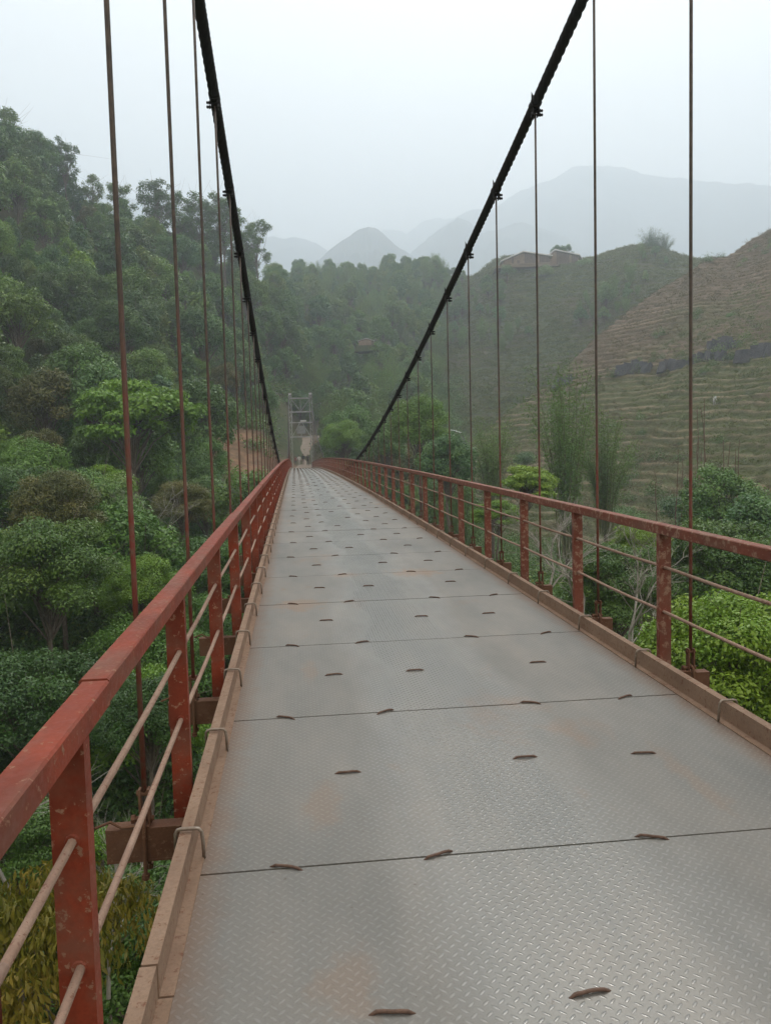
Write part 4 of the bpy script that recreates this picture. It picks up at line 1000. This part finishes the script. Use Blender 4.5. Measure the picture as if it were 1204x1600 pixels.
def joined(cme, wme, name):
    """one object holding crown and trunk, kept out of the scene as a scatter source"""
    nv = len(cme.vertices); V = np.empty(nv*3, np.float32); cme.vertices.foreach_get('co', V); V = V.reshape(-1, 3)
    me = bpy.data.meshes.new(name); Q = np.arange(nv).reshape(-1, 4)
    wv = [tuple(v.co) for v in wme.vertices]; wf = [[i+nv for i in p.vertices] for p in wme.polygons]
    me.from_pydata([tuple(v) for v in V]+wv, [], [tuple(q) for q in Q.tolist()]+wf)
    t = np.zeros(nv+len(wv), np.float32); tt = np.empty(nv, np.float32); cme.attributes['tint'].data.foreach_get('value', tt); t[:nv] = tt
    a = me.attributes.new('tint', 'FLOAT', 'POINT'); a.data.foreach_set('value', t)
    me.materials.append(cme.materials[0]); me.materials.append(wme.materials[0])
    mi = np.zeros(len(me.polygons), np.int32); mi[len(Q):] = 1; me.polygons.foreach_set('material_index', mi)
    return bpy.data.objects.new(name, me)
for k in ('far', 'slender', 'bamboo'):
    scatter({'far': 'distant_forest', 'slender': 'distant_slender_trees', 'bamboo': 'distant_bamboo'}[k], stuff_pts[k], [joined(*KINDS[k][i], 'src_'+k) for i in range(3)])
print('stuff', {k: len(v) for k, v in stuff_pts.items()}, 'individual', ni)

# undergrowth on the ground and grass tufts on the terraces
def tuft_mesh(seed, n, R, h, leaf, mat):
    rs = np.random.default_rng(seed); P = rs.normal(size=(n, 3))*np.array([R*.5, R*.5, 0]); P[:, 2] = np.abs(rs.normal(size=n))*h*.5
    N = rs.normal(size=(n, 3))*.7+np.array([0, 0, .5]); V, Q = leaves(P, N, np.full(n, leaf), .4, rs)
    return bpy.data.objects.new('src_tuft', mesh_np('tuft', V, Q, MAT[mat], False, np.repeat(rs.random(n), 4)))
MAT['leaf_dry'] = mat_leaf('dry_grass', [(0.0, (0.073, 0.066, 0.029)), (.4, (0.135, 0.108, 0.048)), (.8, (0.202, 0.156, 0.076)), (1.0, (0.098, 0.114, 0.034))], .2, .8, .5)
MAT['leaf_grass'] = mat_leaf('rough_grass', [(0.0, (0.076, 0.112, 0.030)), (.5, (0.128, 0.163, 0.045)), (1.0, (0.204, 0.206, 0.064))], .2, .8, .5)
pts = []
for _ in range(16000):
    a = rs.uniform(az_of(-200), az_of(1260)); r = math.sqrt(rs.uniform(8**2, 130**2)); x = r*math.sin(a); y = r*math.cos(a)
    if inside_clear(x, y) and not (abs(x-.86) < 3.4 and y < 98): continue
    pts.append((x, y, 0, rs.uniform(.6, 1.5), rs.random()*6.28, int(rs.integers(0, 2))))
for _ in range(3500):
    a = rs.uniform(az_of(330), az_of(720)); r = math.sqrt(rs.uniform(100**2, 230**2)); x = r*math.sin(a); y = r*math.cos(a)
    rx = np.interp(y, [98, 136, 145, 154, 162, 168, 171], [1, .7, .5, 1.2, 3.2, 7.5, 14])
    if y < 170 and abs(x-rx) < 4.4 or 160 < y < 176 and 0 < x < 14 or abs(x-.86) < 3.4 and y < 114: continue
    if rs.random() < .75 and any(math.hypot(x-p[0], y-p[1]) < rad*.8 for p, rad in DP): continue
    pts.append((x, y, 0, rs.uniform(.8, 1.9), rs.random()*6.28, int(rs.integers(0, 2))))
X = np.array([p[0] for p in pts]); Y = np.array([p[1] for p in pts]); Z = ground_z(X, Y)
pts = [(p[0], p[1], float(z)-.05, *p[3:]) for p, z in zip(pts, Z)]
scatter('undergrowth', pts, [tuft_mesh(1, 140, 1.1, 1.2, .22, 'leaf_dark'), tuft_mesh(2, 140, 1.2, .9, .26, 'leaf_mid')])
n = 32000
A_ = rs.uniform(H_AZ[0], az_of(1260), n); Rr = np.sqrt(rs.uniform(70**2, 250**2, n)); X = Rr*np.sin(A_); Y = Rr*np.cos(A_); Z, _l = hill_terr(X, Y); G = ground_z(X, Y)
zs_ = hill_smooth(X, Y)
pts = [(X[i], Y[i], Z[i]-.05, rs.uniform(.25, .8)*(2.4 if rs.random() < .05 else 1), rs.random()*6.28, (1 if vnoise(X[i]/16, Y[i]/16, 5)+.012*(16-zs_[i]) > .5 else 0)) for i in range(n) if Z[i] > G[i]]
scatter('terrace_grass', pts, [tuft_mesh(3, 60, .6, .55, .20, 'leaf_dry'), tuft_mesh(4, 60, .6, .55, .20, 'leaf_grass')])
n = 700
A_ = rs.uniform(H_AZ[0], az_of(1260), n); Rr = np.sqrt(rs.uniform(75**2, 240**2, n)); X = Rr*np.sin(A_); Y = Rr*np.cos(A_); Z, _l = hill_terr(X, Y); G = ground_z(X, Y); zs_ = hill_smooth(X, Y)
pts = [(X[i], Y[i], Z[i]-.05, rs.uniform(.5, 1.5), rs.random()*6.28, 0) for i in range(n) if Z[i] > G[i] and vnoise(X[i]/13, Y[i]/13, 15) > (.45 if zs_[i] < 6 else .62)]
scatter('terrace_scrub', pts, [tuft_mesh(8, 300, 1.0, 1.3, .22, 'leaf_dark')])
n = 12000                                # meadow scrub on the far grassy hill
A_ = rs.uniform(az_of(690), az_of(1110), n); Rr = np.sqrt(rs.uniform(180**2, 345**2, n)); X = Rr*np.sin(A_); Y = Rr*np.cos(A_); Z = ground_z(X, Y)
pts = [(X[i], Y[i], Z[i]-.05, rs.uniform(.5, 1.5), rs.random()*6.28, 0) for i in range(n)]
scatter('hill_grass', pts, [tuft_mesh(6, 60, .9, .7, .3, 'leaf_grass')])
for i, (u, v, r, w, lab) in enumerate([(792, 424, 285, 22, 'bush below the left end of the long hilltop farmhouse'), (850, 426, 284, 26, 'bush in the gap below the two hilltop farmhouses'), (912, 414, 290, 24, 'bush right of the shorter hilltop farmhouse')]):
    hero('bush', 'shrub', u, v, r, w, lab, 'bush', rz=i*2.1, vv=i)
# bushes on the terraces
for i, (u, v, r, w, lab) in enumerate([(757, 735, 128, 30, 'dark bush low on the left end of the terraces'), (820, 720, 120, 34, 'scrubby bush behind the umbrella tree on the terraces'), (1140, 500, 175, 24, 'small green bush high on the terraced slope near the rocks'),
                                        (1180, 800, 74, 70, 'dense bush at the foot of the terraces by the right edge'), (1060, 800, 78, 60, 'dark bush at the terrace foot left of the nearest right hanger'), (975, 815, 80, 60, 'shrub at the terrace foot right of the bamboo')]):
    a = at(u, v, r); o = hero('bush', 'shrub', u, v, r, w, lab, 'bush', rz=i, vv=i)

# dark rock outcrops on the terraced hill
def rock(u, v, r, w, h, seed, label):
    p = at(u, v, r); rs = np.random.default_rng(seed)
    # march to the hill surface along the ray
    dr = ray(u, v); dr = dr/math.hypot(dr[0], dr[1]); rr = 80.0
    while rr < 260:
        q = dr*rr+np.array([0, 0, CAM_H])
        if q[2] < surf_z(q[0], q[1]): break
        rr += .5
    q = dr*rr+np.array([0, 0, CAM_H]); s = rr/F_PX
    mb = MB(); n = 7
    for k in range(n):
        cx = (-.42+.84*k/(n-1))*w*s+rs.normal()*.2; hw = w*s/n*rs.uniform(.8, 1.5); hh = h*s*rs.uniform(.25, .5)*(1.1-1.5*abs(k-(n-1)/2)/n); yo = rs.normal()*.35; lean = rs.normal()*.15
        mb.box(-hw, hw, -1.1, 2.2, -1.6, hh, lambda x, y, z, cx=cx, yo=yo, lean=lean: (cx+x*(1-.25*(z > 0))+rs.normal()*.22+lean*z, y*(1-.2*(z > 0))+yo+rs.normal()*.12+(z > 0)*.5, z+rs.normal()*.16))
    o = mb.build('rock_outcrop', MAT['rock'])
    o.location = (q[0]*.994, q[1]*.994, q[2]+.45); o.rotation_euler = (0, 0, -math.atan2(q[0], q[1])+rs.uniform(-.1, .1))
    tag(o, label, 'rock')
for i, a in enumerate([(990, 578, 0, 44, 24, 1, 'low dark rock left of the others on the terraced slope'), (1050, 574, 0, 36, 22, 2, 'dark rock ledge in the middle of the terraced slope'), (1128, 542, 0, 44, 22, 3, 'dark rock above its neighbours near the nearest right hanger'),
                       (1118, 560, 0, 28, 15, 4, 'small dark rock just under the higher ledge'), (1188, 554, 0, 52, 28, 5, 'largest dark rock ledge at the right edge of the slope'), (880, 598, 0, 30, 15, 6, 'brown grey rock at the left rim of the terraced slope'), (1092, 562, 0, 22, 15, 7, 'little rock right of the middle ledge')]): rock(*a)
# a farm worker in white on the terraces
dr = ray(1115, 634); dr = dr/math.hypot(dr[0], dr[1]); rr = 85.0
while rr < 230 and dr[2]*rr+CAM_H > surf_z(dr[0]*rr, dr[1]*rr): rr += .3
fx, fy = dr[0]*rr, dr[1]*rr; fz = surf_z(fx, fy)
def worker():
    root = empty('person', (fx, fy, fz)); tag(root, 'person in a white shirt working bent over high on the terraced slope', 'person')
    J = [(0, .1, .72), (0, 0, .92), (0, -.16, 1.05), (0, -.26, 1.08), (0, -.34, 1.10), (0, -.42, 1.10), (-.10, .08, .68), (-.12, -.02, .38), (-.12, .05, .04), (-.12, -.08, .02), (.10, .08, .68), (.12, -.02, .38), (.12, .05, .04), (.12, -.08, .02),
         (-.19, -.15, 1.02), (-.26, -.22, .76), (-.22, -.32, .55), (.19, -.15, 1.02), (.26, -.22, .76), (.22, -.32, .55)]
    Ed = [(0, 1), (1, 2), (2, 3), (3, 4), (4, 5), (0, 6), (6, 7), (7, 8), (8, 9), (0, 10), (10, 11), (11, 12), (12, 13), (2, 14), (14, 15), (15, 16), (2, 17), (17, 18), (18, 19)]
    Rd = [.14, .14, .15, .06, .085, .07, .09, .065, .045, .035, .09, .065, .045, .035, .06, .05, .035, .06, .05, .035]
    me = bpy.data.meshes.new('body'); me.from_pydata(J, Ed, []); ob = bpy.data.objects.new('body', me); link(ob, root)
    ob.modifiers.new('skin', 'SKIN'); ss = ob.modifiers.new('sub', 'SUBSURF'); ss.levels = 1; ss.render_levels = 1
    for i, r_ in enumerate(Rd): me.skin_vertices[0].data[i].radius = (r_, r_)
    me.skin_vertices[0].data[0].use_root = True
    m = M('worker_clothes', .85); z_ = m.sep(m.coord('Object')); m.color(m.mix(m.math('LESS_THAN', z_[2], .66), (.78, .78, .77), (.40, .40, .42))); me.materials.append(m.m)
    mb = MB(); mb.tube([(0, -.37, 1.16), (0, -.38, 1.20), (0, -.39, 1.26)], [.22, .14, .02], 12); mb.build('hat', MAT['white'], root)
worker()

# ------------------------------------------------------------------ houses
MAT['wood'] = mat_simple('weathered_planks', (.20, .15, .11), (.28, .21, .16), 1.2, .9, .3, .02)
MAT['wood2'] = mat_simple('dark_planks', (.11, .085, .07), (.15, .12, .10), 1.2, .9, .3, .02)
MAT['tin'] = mat_simple('grey_sheet_roof', (.66, .665, .67), (.55, .555, .56), .6, .6, .2, .02)
def house(name, u, v, r, W, D, xr, zl, zr, zt, rz, label, nplank=14, roofmat='tin'):
    """gable-fronted board house: W wide, D deep, ridge at xr, eaves zl / zr, ridge height zt"""
    p = at(u, v, r); root = empty(name, (p[0], p[1], p[2]), rz); tag(root, label, 'house' if name != 'shed' else 'shed')
    def top(x): return np.interp(x, [-W/2, xr, W/2], [zl, zt, zr])
    wl = W/nplank
    for k in range(nplank):
        x0, x1 = -W/2+k*wl+.01, -W/2+(k+1)*wl-.01; o_ = (k % 2)*.03; t0, t1 = top(x0)-.05, top(x1)-.05
        mb = MB(); mb.add([(x0, -D/2+o_, 0), (x1, -D/2+o_, 0), (x1, -D/2+o_, t1), (x0, -D/2+o_, t0), (x0, -D/2+.08+o_, 0), (x1, -D/2+.08+o_, 0), (x1, -D/2+.08+o_, t1), (x0, -D/2+.08+o_, t0)], [(0, 1, 2, 3), (7, 6, 5, 4), (0, 4, 5, 1), (1, 5, 6, 2), (2, 6, 7, 3), (3, 7, 4, 0)])
        mb.build('board', MAT['wood2' if (x0 > xr+W*.05) ^ (k % 6 == 4) else 'wood'], root)  # darker boards right of the ridge: eave shade put into the colour
    for x, z in ((-W/2+.03, zl), (W/2-.03, zr)):
        mb = MB(); mb.box(x-.03, x+.03, -D/2+.14, D/2, 0, z-.06); mb.build('side_wall', MAT['wood'], root)
    mb = MB(); mb.box(-W/2+.07, W/2-.07, D/2-.06, D/2-.002, 0, min(zl, zr)-.1); mb.build('back_wall', MAT['wood2'], root)
    e = .9 if W > 6 else .25
    for xa, za, s in ((-W/2, zl, -1), (W/2, zr, 1)):
        sl = (za-zt)/(abs(xa-xr)); xe = xa+s*e; ze = za+sl*e; ns = 8; mb = MB(); y0, y1 = -D/2-e, D/2+e
        for k in range(ns):
            ya, yb = y0+(y1-y0)*k/ns, y0+(y1-y0)*(k+1)/ns-.015; o_ = .025*(k % 2); th = .42 if W > 6 else .1
            mb.add([(xr, ya, zt+o_), (xr, yb, zt+o_), (xe, yb, ze+o_), (xe, ya, ze+o_), (xr, ya, zt+th+o_), (xr, yb, zt+th+o_), (xe, yb, ze+th+o_), (xe, ya, ze+th+o_)], [(0, 1, 2, 3), (7, 6, 5, 4), (0, 4, 5, 1), (1, 5, 6, 2), (2, 6, 7, 3), (3, 7, 4, 0)])
        mb.build('roof', MAT[roofmat], root)
    if W > 6:
        mb = MB(); mb.box(xr-2.2, xr-1.2, -D/2-.06, -D/2-.01, .002, min(1.8, zl)); mb.build('door', MAT['wood2'], root)
        mb = MB(); mb.box(xr+W*.2-.5, xr+W*.2+.5, -D/2-.06, -D/2-.01, .8, 1.5); mb.build('window', MAT['wood2'], root)
    mb = MB(); V = []
    for (zz, k) in ((-.003, 1.0), (-1.6, 1.3)):
        V += [(-W/2*k-.6, -D/2*k-.8, zz), (W/2*k+.6, -D/2*k-.8, zz), (W/2*k+.6, D/2*k+.5, zz), (-W/2*k-.6, D/2*k+.5, zz)]
    mb.add(V, [(0, 1, 2, 3), (7, 6, 5, 4), (0, 4, 5, 1), (1, 5, 6, 2), (2, 6, 7, 3), (3, 7, 4, 0)]); mb.build('earth_platform', MAT['ground'] if W < 6 else MAT['terrace'], root)
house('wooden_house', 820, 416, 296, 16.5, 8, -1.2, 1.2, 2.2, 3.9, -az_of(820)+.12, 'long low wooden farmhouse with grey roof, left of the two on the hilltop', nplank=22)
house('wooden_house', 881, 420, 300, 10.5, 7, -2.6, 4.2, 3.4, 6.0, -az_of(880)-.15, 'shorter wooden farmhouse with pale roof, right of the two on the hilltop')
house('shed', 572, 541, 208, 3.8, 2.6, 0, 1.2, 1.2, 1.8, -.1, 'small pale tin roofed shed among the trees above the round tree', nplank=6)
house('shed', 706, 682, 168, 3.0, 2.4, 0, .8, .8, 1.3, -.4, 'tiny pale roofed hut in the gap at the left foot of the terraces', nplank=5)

# ------------------------------------------------------------------ haze
hz = MB(); hz.box(-3600, 4200, -60, 4250, -27, 1240)
m = bpy.data.materials.new('haze'); m.use_nodes = True; t = m.node_tree; t.nodes.clear()
vo = t.nodes.new('ShaderNodeVolumePrincipled'); vo.inputs['Color'].default_value = (.82, .91, 1.0, 1); vo.inputs['Density'].default_value = .00092; vo.inputs['Anisotropy'].default_value = .45
mo = t.nodes.new('ShaderNodeOutputMaterial'); t.links.new(vo.outputs[0], mo.inputs['Volume'])
o = hz.build('haze', m); o['kind'] = 'stuff'
